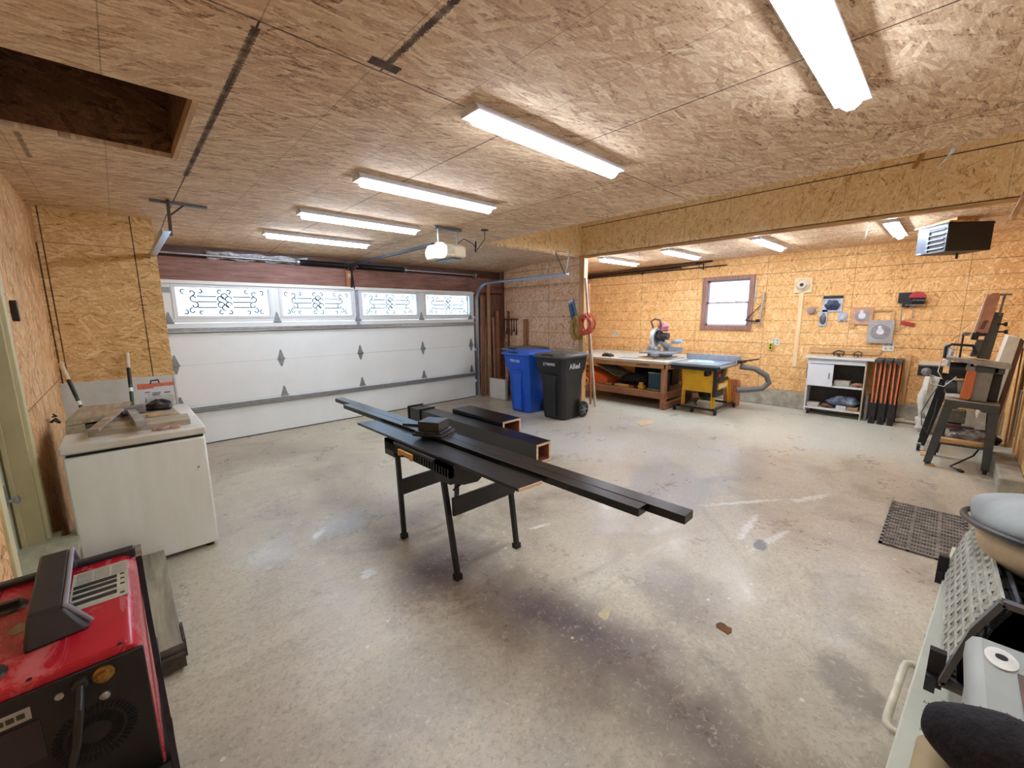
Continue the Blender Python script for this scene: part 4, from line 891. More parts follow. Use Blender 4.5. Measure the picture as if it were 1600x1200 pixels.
# boards leaning in the corner by the garage door
g = 'boards leaning in the far corner'
for lab, p, q, w, h, mt in (
    ('reddish brown board leaning leftmost in the far corner', (5.40, 6.62, 0), (5.52, 6.72, 2.05), .10, .02, wood('lean_brown', 'a4765a', '7a4f3c', 2)),
    ('pale board leaning in the far corner, tallest of them', (5.52, 6.52, 0), (5.68, 6.72, 2.35), .07, .025, wood('lean_pale', 'c49c78', '97704e', 2)),
    ('tan board leaning in the far corner behind the tallest one', (5.535, 6.64, 0), (5.655, 6.74, 1.62), .10, .02, wood('lean_tan', 'b18a66', '82604a', 2)),
    ('narrow pinkish board leaning right of the tallest one', (5.62, 6.46, 0), (5.78, 6.70, 1.62), .05, .02, wood('lean_pink', 'bd9078', '8d6450', 2)),
    ('dark brown board leaning against the dark sheathing', (5.75, 6.5, 0), (5.90, 6.70, 1.75), .09, .02, BROWNZ),
    ('thin brown strip leaning nearest the white box', (5.86, 6.3, 0), (6.06, 6.52, 1.75), .04, .02, wood('lean_dark', '7c5240', '56362a', 2))):
    m = M(); m.bar(p, q, w, h, up=(0, 1, 0)); solo('leaning_board', m, mt, lab, 'board', g)
for k, (x, y, s) in enumerate(((5.72, 6.36, .38), (5.80, 6.30, .30), (5.66, 6.40, .26))):
    m = M(); m.bar((x, y, 0), (x+.05, y+.08, s), .07, .03, up=(0, 1, 0)); solo('short_offcut', m, BROWNZ, 'short upright offcut in the far corner, %s' % ('tallest of three', 'middle one of three', 'shortest of three')[k], 'offcut', 'short offcuts in the far corner')
# hand-tool rack on the side wall
m = M(); m.bb((6.125, 6.30, 1.57), (6.148, 6.92, 1.60)); solo('tool_rack', m, BROWNW, 'brown rack strip of hanging hand tools on the side wall', 'tool rack')
IRON = mat('old_iron_tools', '3b3431', .5, .5, var=.3)
rr = random.Random(11)
for k in range(8):
    y = 6.86-k*.073; L = rr.uniform(.22, .42)
    t = thing('hand_tool', (6.13, y, 1.57-L), ['leftmost','second from the left','third from the left','fourth from the left','fourth from the right','third from the right','second from the right','rightmost'][k]+' of the eight dark hand tools on the side wall rack', 'tool', 'hand tools hanging on the side wall')
    m = M(t); m.bar((6.128, y, 1.58), (6.128, y+.006, 1.57-L*.6), .012, .008, up=(1, 0, 0)); part(t, 'shank', m, IRON)
    m = M(t); m.cyl((6.13, y, 1.57-L*.6), (6.13, y+.01, 1.57-L), .014, .018, n=8); part(t, 'handle', m, mat('tool_handle_%d' % (k % 3), ('5d3a2a', '3a3634', '8b5a44')[k % 3], .6))
    m = M(t); m.lathe([(.016, -.006), (.020, 0), (.016, .006)], (6.125, y, 1.565), 10, 'X'); part(t, 'head', m, IRON)
m = M(); m.bb((6.13, 6.62, .75), (6.149, 6.92, 1.10)); solo('wall_panel_patch', m, PINEX, 'small pale wood patch on the side wall below the hand tools', 'panel')
m = M(); m.bb((6.06, 6.0, .0), (6.12, 6.08, 1.58)); solo('brown_stud', m, BROWNZ, 'brown upright stud by the hand tool rack', 'stud')
# blue blister pack
t = thing('blister_pack', (6.14, 4.87, 1.55), 'blue and white blister pack hanging tilted on the side wall', 'package')
m = M(t); R = Matrix.Rotation(math.radians(-16), 3, 'X'); m.box((6.138, 4.86, 1.75), (.012, .14, .38), R); ca = part(t, 'card', m, mat('blue_card', '5f86ac', .4, var=.2, scale=12))
m = M(t); m.box((6.125, 4.87, 1.71), (.022, .07, .28), R); part(t, 'blister', m, mat('grey_blue_tool', '2f4862', .3, .3, var=.3))
m = M(t); m.box((6.130, 4.91, 1.905), (.003, .12, .045), R); m.box((6.130, 4.815, 1.59), (.003, .11, .04), R); part(ca, 'white_print', m, WHITE)
# cords and rope hung on the post
def coil(c, r, n, rad, seed, axisx=.04, sq=1.35, drop=0):
    q = random.Random(seed); pts = []
    N = n*18
    for i in range(N+1):
        a = 2*PI*i/18; k = 1+.22*math.sin(i*.37+seed)+.1*math.sin(i*.11)
        pts.append((c[0]+axisx*math.sin(i*.23+seed), c[1]+r*k*math.cos(a), c[2]+r*sq*k*math.sin(a)-drop*(1-math.sin(a))*.5))
    return pts
m = M(); m.tube(coil((6.05, 4.50, 1.49), .13, 13, .007, 2, .07, 1.15), .0075, 6); solo('extension_cord', m, mat('salmon_red_cord', 'cf5a48', .45), 'red orange extension cord coiled and hung on the corner post', 'cord')
m = M(); m.tube(coil((6.04, 4.69, 1.40), .085, 9, .007, 5, .06, 2.2), .0075, 6); solo('yellow_cord', m, mat('mustard_cord', 'b99a3c', .5), 'mustard yellow cord coiled left of the red one on the post', 'cord')
m = M(); m.tube([(6.03, 4.50, 1.25), (6.0, 4.44, 1.05), (6.02, 4.5, .9), (5.98, 4.42, .75), (6.0, 4.48, .6), (6.03, 4.40, .5), (6.02, 4.48, .35), (6.04, 4.5, .28)], .009, 6); m.tube([(6.02, 4.44, 1.2), (6.0, 4.51, 1.0), (6.0, 4.43, .82), (6.02, 4.50, .7)], .009, 6)
solo('rope', m, mat('pale_rope', 'c9ab74', .8), 'pale rope dangling below the coiled cords beside the black bin', 'rope')
for lab, p, q, w, h, mt in (('grey white pole leaning past the coiled cords on the post', (6.16, 4.33, 0), (6.13, 4.575, 2.3), .035, .035, wood('whitish_pole', 'd0c0aa', 'a08a70', 2)),
                            ('short pine stud standing behind the black bin', (5.92, 4.44, 0), (6.0, 4.52, .95), .08, .03, PINEZ),
                            ('dark brown stick standing beside the corner post', (6.28, 4.52, 0), (6.26, 4.6, 2.2), .03, .03, BROWNZ)):
    m = M(); m.bar(p, q, w, h, up=(0, 1, 0)); solo('standing_stick', m, mt, lab, 'stick')

# ------------------------------------------------------------------ workbench and miter saw
t = thing('wooden_workbench', (7.5, 4.5, 0), 'long brown wooden workbench with lower shelf along the window wall', 'workbench')
bx0, bx1, by0, by1 = 6.76, 8.36, 3.32, 5.75
m = M(t); m.bb((bx0-.02, by0-.03, .80), (bx1, by1, .84)); part(t, 'top', m, mat('pale_worn_worktop', 'c2beb0', .5, var=.1, scale=6))
m = M(t); m.bb((bx0, by0, .715), (bx0+.035, by1, .80)); m.bb((bx0, by0-.005, .70), (bx1, by0+.03, .80)); part(t, 'apron', m, wood('tan_apron', 'c79866', '946a42', 1))
for x, y in ((bx0+.05, by0+.04), (bx0+.05, by1-.1), (bx1-.12, by0+.04), (bx1-.12, by1-.1)):
    m = M(t); m.bb((x-.045, y-.04, .0), (x+.045, y+.04, .80)); part(t, 'leg', m, BROWNZ, bev=.004)
m = M(t); m.bb((bx0+.02, by0+.05, .28), (bx1-.1, by1-.1, .30)); part(t, 'shelf', m, wood('tan_shelf', 'b58a60', '8a6442', 1))
m = M(t); m.bb((bx0+.0, by0+.04, .18), (bx0+.04, by1-.05, .28)); m.bb((bx0, by0-.01, .18), (bx1-.1, by0+.03, .30)); m.bb((bx0-.02, by0-.03, .0), (bx1-.1, by0+.03, .13)); part(t, 'stretcher', m, BROWNX, bev=.003)
for k in range(5):
    y = 3.62+k*.05
    q = thing('hanging_bit', (bx0-.01, y, .74), ['leftmost','second','middle','fourth','rightmost'][4-k]+' of five small dark bits stuck on the bench apron', 'tool', 'small tools on the bench apron')
    m = M(q); m.tube([(bx0-.012, y, .75), (bx0-.02, y+.02, .77+.01*(k % 2)), (bx0-.02, y+.045, .755)], .007, 6); part(q, 'shank', m, IRON)
# things on the shelf
def box_thing(name, lab, cat, a, b, mt, grp=None, bev=.006):
    m = M(); m.bb(a, b); return solo(name, m, mt, lab, cat, grp, bev=bev)
# open crate
t = thing('fabric_crate', (7.0, 3.55, .30), 'dark teal crate on the bench shelf beside the front leg', 'crate')
m = M(t); a, b = (6.84, 3.41, .302), (7.12, 3.68, .62); th = .01
TEAL = mat('dark_teal', '1f4450', .55, var=.15, stretch=(1, 8, 1))
m.bb(a, (a[0]+th, b[1], b[2])); m.bb((b[0]-th, a[1], a[2]), b); m.bb((a[0], a[1], a[2]), (b[0], a[1]+th, b[2])); m.bb((a[0], b[1]-th, a[2]), b); m.bb(a, (b[0], b[1], a[2]+th)); part(t, 'shell', m, TEAL)
m = M(t); pts = [(a[0]-.002, a[1]+(b[1]-a[1])*i/24, .315+.012*(i % 2)) for i in range(25)]; m.tube(pts, .008, 6); pts = [(a[0]-.002, a[1]+(b[1]-a[1])*i/20, .615+.01*(i % 2)) for i in range(21)]; m.tube(pts, .007, 6); part(t, 'torn_edge', m, mat('pale_torn_edge', 'b9b08c', .7, var=.3))
# orange tool case
t = thing('tool_case', (7.2, 5.0, .30), 'orange plastic tool case lying at the left end of the bench shelf', 'case')
m = M(t); m.prism([(4.55, .30), (5.45, .30), (5.45, .60), (4.95, .58), (4.55, .44)], 'X', 6.85, 7.25); part(t, 'shell', m, ORANGE, bev=.01)
m = M(t); m.tube([(6.845, 4.95, .50), (6.82, 4.98, .53), (6.82, 5.12, .54), (6.845, 5.15, .51)], .012, 8); part(t, 'handle', m, BLACKP)
# tilted grey panel
m = M(); m.add([(6.86, 4.82, .68), (7.35, 4.88, .70), (7.35, 4.30, .50), (6.86, 4.36, .48), (6.86, 4.82, .70), (7.35, 4.88, .72), (7.35, 4.30, .52), (6.86, 4.36, .50)], [(0,3,2,1),(4,5,6,7),(0,1,5,4),(1,2,6,5),(2,3,7,6),(3,0,4,7)]); solo('metal_tray', m, mat('grey_tray', '7d7a6c', .5, .3, var=.25), 'grey metal tray tilted on top of the orange case', 'tray')
m = M(); blobby(m, (7.25, 4.1, .40), (.28, .35, .12), 21, flatten=.8); solo('rag_heap', m, mat('dark_heap', '2c2622', .9, var=.4, scale=20), 'dark heap of rags in the middle of the bench shelf', 'rags')
m = M(); m.bb((7.62, 3.6, .302), (7.9, 4.4, .66)); solo('dark_box', m, mat('black_box', '17151a', .6), 'black box deep under the bench at the back of the shelf', 'box')
t = thing('work_light', (6.9, 3.80, .30), 'small yellow work lamp on the bench shelf left of the teal crate', 'lamp')
m = M(t); m.bb((6.84, 3.77, .305), (6.93, 3.88, .37)); part(t, 'body', m, YELLOW, bev=.006)
m = M(t); m.cyl((6.82, 3.90, .325), (6.90, 3.90, .325), .03, n=14); part(t, 'head', m, BLACKP)
m = M(t); m.bb((6.85, 3.79, .37), (6.9, 3.86, .42)); part(t, 'bracket', m, mat('straw_tan', 'b9a05a', .6))
g = 'wood scraps on the bench shelf'
for k, (x, y, lx, ly, h, mt, lab) in enumerate(((6.86, 4.22, .06, .30, .05, PINE, 'pale round timber offcut on the bench shelf, longest of the scraps'), (6.88, 4.02, .10, .10, .04, BROWNW, 'brown block on the bench shelf next to the yellow lamp'), (6.88, 4.52, .08, .12, .035, GREYW, 'grey wood scrap on the bench shelf under the tilted tray'), (6.86, 4.68, .05, .1, .03, mat('pale_blue_scrap', '8f9aa4', .5), 'pale blue grey scrap at the left of the bench shelf'))):
    m = M(); m.bb((x-lx/2, y-ly/2, .302), (x+lx/2, y+ly/2, .302+h)); solo('wood_scrap', m, mt, lab, 'scrap', g, bev=.008)
m = M(); blobby(m, (7.66, 3.30-.0, .26), (.12, .05, .25), 31, flatten=1); solo('dark_bag', m, mat('maroon_bag', '4a2e28', .8, var=.3), 'dark brown bag standing on the floor behind the table saw', 'bag')
# on the bench top
t = thing('battery_charger', (6.98, 4.62, .84), 'black battery charger with white label on the bench top', 'charger')
m = M(t); m.prism([(4.52, .841), (4.74, .841), (4.72, .89), (4.60, .90), (4.53, .87)], 'X', 6.92, 7.04); part(t, 'base', m, BLACKP, bev=.005)
m = M(t); m.bb((6.95, 4.60, .895), (7.03, 4.71, .925)); part(t, 'battery', m, mat('pale_battery', 'b6b09c', .5), bev=.006)
m = M(); m.bb((6.9, 3.95, .841), (7.12, 4.35, .848)); solo('blue_sheet', m, mat('grey_blue_sheet', '8798a8', .5), 'thin blue grey sheet lying on the bench top', 'sheet')
ms = thing('miter_saw', (7.35, 3.72, .84), 'grey miter saw with curved guard and dust bag on the bench', 'miter saw')
ALU = mat('cast_aluminium', 'aab2bc', .4, .6, var=.1)
m = M(ms); m.bb((7.12, 3.38, .841), (7.62, 4.06, .86)); m.bb((7.10, 3.50, .86), (7.58, 3.95, .875)); part(ms, 'base', m, mat('saw_base_grey', 'b8bcc0', .45, .3))
m = M(ms); m.lathe([(.21, 0), (.22, .02), (.22, .05), (.18, .06)], (7.32, 3.72, .875), 36); part(ms, 'turntable', m, mat('saw_turntable', '6f7780', .45, .4), bev=.003)
m = M(ms); m.bb((7.08, 3.42, .935), (7.50, 4.02, .965)); m.bb((7.0, 3.62, .90), (7.14, 3.74, .95)); part(ms, 'table', m, ALU, bev=.004)
m = M(ms); m.bb((7.46, 3.36, .96), (7.49, 3.62, 1.05)); m.bb((7.46, 3.80, .96), (7.49, 4.06, 1.05)); part(ms, 'fence', m, ALU, bev=.003)
c0 = (7.3, 3.76, 1.20)
m = M(ms); m.cyl((7.3, 3.76, 1.2), (7.3, 3.762, 1.2), .15, n=36) if False else m.lathe([(.15, -.0015), (.15, .0015)], (7.3, 3.80, 1.20), 36, 'Y'); part(ms, 'blade', m, STEEL)
m = M(ms)
pts = [(7.3+.20*math.cos(a), 1.20+.20*math.sin(a)) for a in [PI*.35+i*PI*1.15/16 for i in range(17)]]
inn = [(7.3+.155*math.cos(a), 1.20+.155*math.sin(a)) for a in [PI*.35+i*PI*1.15/16 for i in range(17)]]
for i in range(16): m.prism([pts[i], pts[i+1], inn[i+1], inn[i]], 'Y', 3.77, 3.83)
part(ms, 'blade_guard', m, mat('translucent_guard', 'c9ccc8', .3, .2))
m = M(ms); m.bar((7.28, 3.78, 1.30), (7.42, 3.70, 1.20), .12, .14); m.cyl((7.34, 3.76, 1.25), (7.34, 3.58, 1.25), .065, n=20); part(ms, 'motor', m, mat('dark_motor', '3a3538', .5), bev=.008)
m = M(ms); m.bar((7.36, 3.74, 1.18), (7.60, 3.72, 1.02), .09, .10); m.bar((7.60, 3.72, .86), (7.60, 3.72, 1.12), .10, .12, up=(1, 0, 0)); m.cyl((7.45, 3.56, 1.14), (7.62, 3.50, 1.15), .035, n=14); part(ms, 'arm', m, ALU, bev=.01)
m = M(ms); m.tube([(7.22, 3.82, 1.40), (7.2, 3.86, 1.52), (7.22, 3.80, 1.57), (7.22, 3.70, 1.55), (7.24, 3.68, 1.43)], .018, 10); part(ms, 'handle', m, mat('red_black_handle', '5a3a38', .5))
m = M(ms); blobby(m, (7.30, 3.66, 1.42), (.07, .09, .085), 8); part(ms, 'dust_bag', m, mat('pink_red_bag', 'b87a84', .7, var=.12), label='pinkish dust bag')
m = M(ms); m.cyl((7.5, 3.50, 1.14), (7.5, 3.40, 1.16), .04, n=14); part(ms, 'knob', m, mat('light_blue_cap', 'a9c6dc', .4))
m = M(); m.bb((6.95, 3.7, .841), (7.05, 4.0, .856)); m.bb((6.98, 3.45, .841), (7.05, 3.62, .85)); solo('push_stick', m, PINE, 'pale wooden push stick in front of the miter saw', 'stick')
for lab, y, z in (('white outlet plate on the wall above the workbench', 5.45, 1.15), ('white outlet plate on the wall under the window, with yellow plug', 2.15, 1.08), ('white outlet plate low on the wall behind the saw blade packs', .645, 1.06)):
    t = thing('wall_outlet', (8.5, y, z), lab, 'outlet')
    m = M(t); m.bb((8.49, y-.065, z), (8.50, y+.065, z+.13)); pl = part(t, 'plate', m, mat('outlet_white', 'dedccf', .4), bev=.003)
    m = M(t)
    for yy in (y-.03, y+.03):
        for zz in (z+.03, z+.08): m.bb((8.487, yy-.014, zz), (8.49, yy+.014, zz+.03))
    part(pl, 'socket', m, mat('outlet_socket', 'b0ada0', .5))
m = M(); m.bb((8.45, 2.185, 1.0), (8.487, 2.235, 1.13)); y_ = solo('plug_adapter', m, mat('lime_yellow', 'c8cf2a', .4), 'yellow plug adapter hanging from the outlet under the window', 'plug', bev=.004)
m = M(); m.bb((8.447, 2.197, 1.02), (8.452, 2.223, 1.06)); m.bb((8.447, 2.197, 1.075), (8.452, 2.223, 1.11)); q = part(y_, 'socket', m, BLACKP); q.location = -y_.location

# ------------------------------------------------------------------ table saw
t = thing('table_saw', (7.2, 2.8, 0), 'yellow and black cabinet table saw on a wheeled base', 'table saw')
SAWY = YELLOW
m = M(t); m.bb((6.80, 2.50, .80), (7.66, 3.24, .842)); tp = part(t, 'table_top', m, mat('cast_iron_top', '9fb4c4', .3, .6, var=.1, scale=6), bev=.003)
m = M(t); m.bb((6.795, 2.495, .745), (6.83, 3.245, .80)); m.bb((6.80, 2.50, .755), (7.66, 2.53, .80)); m.bb((6.8, 3.2, .755), (7.66, 3.24, .8)); part(t, 'front_rail', m, DARKM)
m = M(t); m.cyl((6.80, 2.46, .80), (7.55, 2.44, .80), .022, n=14, inner=.018); part(t, 'rail_tube', m, STEEL)
m = M(t); m.prism([(2.60, .36), (3.10, .36), (3.14, .76), (2.56, .76)], 'X', 6.97, 7.5); cb = part(t, 'cabinet', m, SAWY, bev=.01)
m = M(t); m.bb((6.955, 2.55, .52), (7.0, 2.60, .76)); m.bb((6.96, 2.545, .3), (7.3, 2.60, .76)); part(t, 'side_panel', m, mat('saw_dark_side', '2a241e', .5))
m = M(t); m.prism([(7.02, .42), (7.44, .42), (7.44, .52), (7.02, .52)], 'Y', 2.53, 2.55); lp = part(t, 'name_plate', m, SAWY)
text(lp, 'lettering', 'POWER', .075, (-.0+.03, -.272, .47), (PI/2, 0, 0), WHITE) if False else None
m = M(t)
for k in range(5): m.bb((7.06+k*.07, 2.528, .44), (7.06+k*.07+.045, 2.531, .50))
part(lp, 'plate_mark', m, WHITE)
m = M(t); m.bb((7.02, 2.53, .545), (7.44, 2.55, .60)); m.prism([(7.10, .62), (7.30, .62), (7.34, .74), (7.2, .76)], 'Y', 2.53, 2.56); part(t, 'control_box', m, mat('black_control', '1e1b1c', .5), bev=.004)
m = M(t); m.lathe([(.035, 0), (.035, -.012), (.015, -.016)], (7.06, 2.545, .66), 16, 'Y'); part(t, 'stop_button', m, RED)
m = M(t); m.cyl((6.96, 2.68, .69), (6.90, 2.68, .69), .05, n=20, inner=.036); m.cyl((6.97, 2.68, .69), (6.92, 2.68, .69), .012, n=10); m.bar((6.91, 2.635, .69), (6.91, 2.725, .69), .012, .012); m.cyl((6.90, 2.70, .655), (6.86, 2.70, .655), .012, n=10); part(t, 'handwheel', m, mat('dark_handwheel', '2b2d36', .4, .4))
for x, y in ((6.98, 3.10), (6.98, 2.60), (7.72, 2.60), (7.72, 3.10)):
    m = M(t); m.bar((x, y, .10), (x+(.02 if x < 7.4 else -.1), y+(-.02 if y > 2.8 else .02), .55), .06, .012, up=(0, 1, 0)); m.bar((x+.03, y, .10), (x+.03+(.02 if x < 7.4 else -.1), y, .55), .012, .06, up=(0, 1, 0)); part(t, 'leg', m, SAWY)
m = M(t); m.bb((6.92, 2.56, .07), (6.96, 3.16, .10)); m.bb((7.76, 2.56, .07), (7.80, 3.16, .10)); m.bb((6.92, 2.54, .07), (7.80, 2.58, .10)); m.bb((6.92, 3.12, .07), (7.80, 3.16, .10)); part(t, 'mobile_base', m, BLACKP)
for x, y in ((6.92, 3.2), (6.93, 2.90), (6.95, 2.53), (7.80, 2.53), (7.8, 3.2)):
    m = M(t); m.cyl((x, y-.015, .04), (x, y+.015, .04), .038, n=18); w = part(t, 'caster', m, RUBBER); m = M(t); m.bar((x, y, .04), (x, y, .085), .05, .03); part(w, 'fork', m, DARKM)
m = M(t); m.cyl((7.4, 2.85, .2), (7.4, 2.85, .36), .12, .18, n=20); m.tube([(7.0, 2.95, .3), (6.98, 2.9, .18), (7.02, 2.86, .12)], .008, 6); part(t, 'motor', m, mat('dark_motor_saw', '221f20', .5))
f = thing('rip_fence', (7.9, 2.98, .842), 'grey metal rip fence standing on the table saw', 'saw fence')
m = M(f); m.bb((7.58, 2.54, .90), (7.62, 3.46, .985)) if False else m.bb((7.60, 2.42, .845), (7.65, 3.34, .94)); part(f, 'fence_bar', m, ALU, bev=.003)
m = M(f); m.bb((7.52, 2.36, .82), (7.72, 2.44, .87)); m.bar((7.62, 2.36, .86), (7.70, 2.16, .90), .02, .02); part(f, 'lock_lever', m, BLACKP, bev=.004)
m = M(); m.tube([(7.62, 2.42, .76), (7.72, 2.22, .73), (7.80, 2.06, .62), (7.82, 2.02, .50), (7.78, 2.10, .40), (7.70, 2.3, .36), (7.62, 2.45, .35)], .045, 14)
h = solo('dust_hose', m, mat('grey_hose', '6c6a68', .5, var=.1, stretch=(30, 30, 30)), 'grey corrugated dust hose looping out behind the table saw', 'hose')
m = M(); m.prism([(7.86, .0), (8.06, .0), (8.04, .46), (7.88, .50)], 'Y', 2.52, 2.74); s_ = solo('orange_can', m, mat('orange_red_case', 'c07850', .55, var=.2, scale=30), 'orange container standing right behind the table saw', 'container', bev=.01)
m = M(); m.prism([(7.05, 2.62), (7.45, 2.8), (7.5, 3.15), (7.0, 3.1)], 'Z', .843, .846); solo('blue_plastic_sheet', m, mat('light_blue_film', 'b9d3e0', .25, var=.1), 'pale blue sheet lying on the table saw top', 'sheet')
m = M(); m.bb((7.85, 2.38, .82), (8.12, 2.42, .85)); 
solo('wood_stick', m, PINEX, 'pale stick poking out right of the saw fence', 'stick')

# ------------------------------------------------------------------ fittings on the right wall
t = thing('exhaust_vent', (8.5, 1.815, 2.0), 'round cream vent on a square wooden board high on the wall', 'vent')
m = M(t); m.bb((8.475, 1.69, 1.985), (8.5, 1.945, 2.235)); part(t, 'mounting_board', m, wood('pale_board', 'ecdcb4', 'd2ba8a', 0), bev=.002)
m = M(t); m.lathe([(.10, 0), (.10, -.02), (.085, -.035), (.06, -.04), (.06, -.08), (.03, -.085), (.028, -.04)], (8.475, 1.82, 2.115), 28, 'X'); part(t, 'flange', m, CREAM)
m = M(t); m.lathe([(.026, 0), (.026, -.004)], (8.392, 1.82, 2.115), 16, 'X'); part(t, 'opening', m, BLACKP)
m = M(); m.bb((8.482, 1.80, .73), (8.5, 1.86, 1.985)); solo('wood_batten', m, wood('light_batten', 'f4dcb0', 'd8b683', 2), 'long pine batten on the wall below the round vent', 'batten')
m = M(); m.lathe([(.05, 0), (.06, -.01), (.06, -.02), (.035, -.025), (.035, -.04), (.055, -.045), (.055, -.055), (.015, -.06)], (8.5, 1.67, 1.69), 24, 'X'); solo('wall_pulley', m, mat('mauve_grey_spool', '9c8684', .5, .2), 'small round spool on the wall right of the batten', 'spool')
PK = mat('clear_pack_film', 'b9c4d4', .25, var=.15, scale=20)
def pack(lab, y0, y1, z0, z1, inner, header=None, seed=1, tilt=0):
    t = thing('hanging_pack', (8.49, (y0+y1)/2, z0), lab, 'package', 'packs hanging on the right wall'); yc, zc = (y0+y1)/2, (z0+z1)/2
    R = Matrix.Rotation(tilt, 3, 'X')
    m = M(t); m.box((8.488, yc, zc), (.012, y1-y0, z1-z0), R); part(t, 'film', m, PK, bev=.003)
    m = M(t); blobby(m, (8.475, yc, zc-.02), (.022, (y1-y0)*.36, (z1-z0)*.3), seed); part(t, 'contents', m, inner)
    if header: m = M(t); m.bb((8.476, y0, z1-.045), (8.49, y1, z1)); part(t, 'header_strip', m, header)
    return t
pack('clear bag of dark blue parts with black header, largest pack on the wall', 1.26, 1.52, 1.66, 1.92, mat('navy_parts', '2a3550', .4, var=.4, scale=50), BLACKP, 3)
pack('narrow clear pack with chain and grey part, lower left of the big bag', 1.44, 1.55, 1.43, 1.70, mat('grey_parts', '74706e', .4, .4, var=.3, scale=50), None, 5)
pack('small pale blue and white pack right below the big bag', 1.19, 1.30, 1.51, 1.65, mat('white_blue_parts', 'b9c6da', .4, var=.2, scale=50), None, 6)
def blade_panel(lab, y0, y1, z0, z1, base, r, depth):
    t = thing('saw_blade_pack', (8.5-depth, (y0+y1)/2, z0), lab, 'saw blade', 'saw blade packs on the wall'); yc, zc = (y0+y1)/2, (z0+z1)/2
    m = M(t); m.bb((8.5-depth-.02, y0, z0), (8.5-depth, y1, z1)); part(t, 'backing', m, base, bev=.003)
    m = M(t); n = 40; pts = [(yc+(r if i % 2 else r*.93)*math.cos(i*PI/n), zc+(r if i % 2 else r*.93)*math.sin(i*PI/n)) for i in range(2*n)]
    m.prism(pts, 'X', 8.5-depth-.024, 8.5-depth-.02); part(t, 'blade', m, STEEL)
    m = M(t); m.lathe([(.045, 0), (.045, -.003)], (8.5-depth-.0245, yc, zc), 20, 'X'); m.bb((8.5-depth-.026, yc-.01, zc+.0), (8.5-depth-.0245, yc+.03, zc+.09)); part(t, 'blade_label', m, mat('blade_label', 'dcdce2', .4))
blade_panel('saw blade on a pinkish wooden panel, upper left of the two', .87, 1.13, 1.46, 1.73, wood('pinkish_panel', 'd2a488', 'aa7c62', 0), .09, .005)
blade_panel('saw blade in a clear square case, lower right of the two', .61, .91, 1.18, 1.53, mat('clear_grey_case', 'a9a7a4', .3, var=.08), .115, .028)
m = M(); m.bb((8.475, .66, 1.66), (8.5, .87, 1.69)); m.bb((8.475, .63, 1.53), (8.5, .67, 1.67)); m.bb((8.48, .55, 1.37), (8.5, .60, 1.52)); m.bb((8.475, 1.08, 1.40), (8.5, 1.13, 1.46))
solo('wood_cleat', m, PINE, 'small pine cleats screwed around the saw blade packs', 'cleat')
m = M(); m.bb((8.46, .46, 1.78), (8.5, .61, 1.93)); m.bb((8.44, .48, 1.72), (8.49, .56, 1.80)); solo('battery_pack', m, BLACKP, 'black battery pack hung left of the red circular saw', 'battery', bev=.008)
t = thing('circular_saw', (8.45, .4, 1.75), 'red and black circular saw hung on the right wall', 'circular saw')
m = M(t); a0 = [(.405+.09*math.cos(a), 1.85+.09*math.sin(a)) for a in [i*PI/14 for i in range(15)]]; m.prism(a0, 'X', 8.44, 8.49); part(t, 'blade_guard', m, RED, bev=.004)
m = M(t); m.cyl((8.42, .45, 1.81), (8.42, .32, 1.80), .045, n=18); m.bar((8.43, .50, 1.79), (8.43, .42, 1.80), .04, .05); part(t, 'motor', m, BLACKP)
m = M(t); m.bb((8.41, .31, 1.745), (8.5, .52, 1.753)); part(t, 'sole_plate', m, STEEL)
t = thing('coping_saw', (8.47, .46, 1.45), 'small hand saw with red grip hanging under the circular saw', 'hand saw')
m = M(t); m.tube([(8.48, .55, 1.52), (8.48, .56, 1.72), (8.48, .55, 1.88), (8.48, .53, 1.88), (8.48, .44, 1.70), (8.48, .42, 1.55)], .006, 6); part(t, 'frame', m, STEEL)
m = M(t); m.bar((8.48, .54, 1.50), (8.48, .40, 1.46), .03, .05); part(t, 'grip', m, RED, bev=.008)
# folding bracket and strips right of the window
t = thing('miter_gauge', (8.45, 2.5, 1.45), 'metal shelf bracket gauge leaning on the wall right of the window', 'bracket')
m = M(t); m.bar((8.46, 2.43, 1.42), (8.46, 2.39, 2.03), .035, .02, up=(1, 0, 0)); part(t, 'upright', m, mat('pale_alloy', 'b5aa98', .4, .5))
m = M(t); m.bar((8.46, 2.66, 1.53), (8.46, 2.42, 1.80), .012, .012); m.bar((8.46, 2.68, 1.53), (8.46, 2.42, 1.50), .02, .015); part(t, 'arm', m, DARKM)
m = M(t); m.cyl((8.44, 2.48, 1.53), (8.44, 2.42, 1.53), .018, n=10); part(t, 'knob', m, BLACKP)
m = M(); m.bb((8.485, 2.52, 1.93), (8.5, 2.545, 2.25)); m.bb((8.483, 2.535, 1.83), (8.5, 2.565, 2.0)); solo('door_hasp', m, mat('silver_strip', 'b8aca0', .4, .5), 'thin silver strip hanging beside the window frame', 'strip')

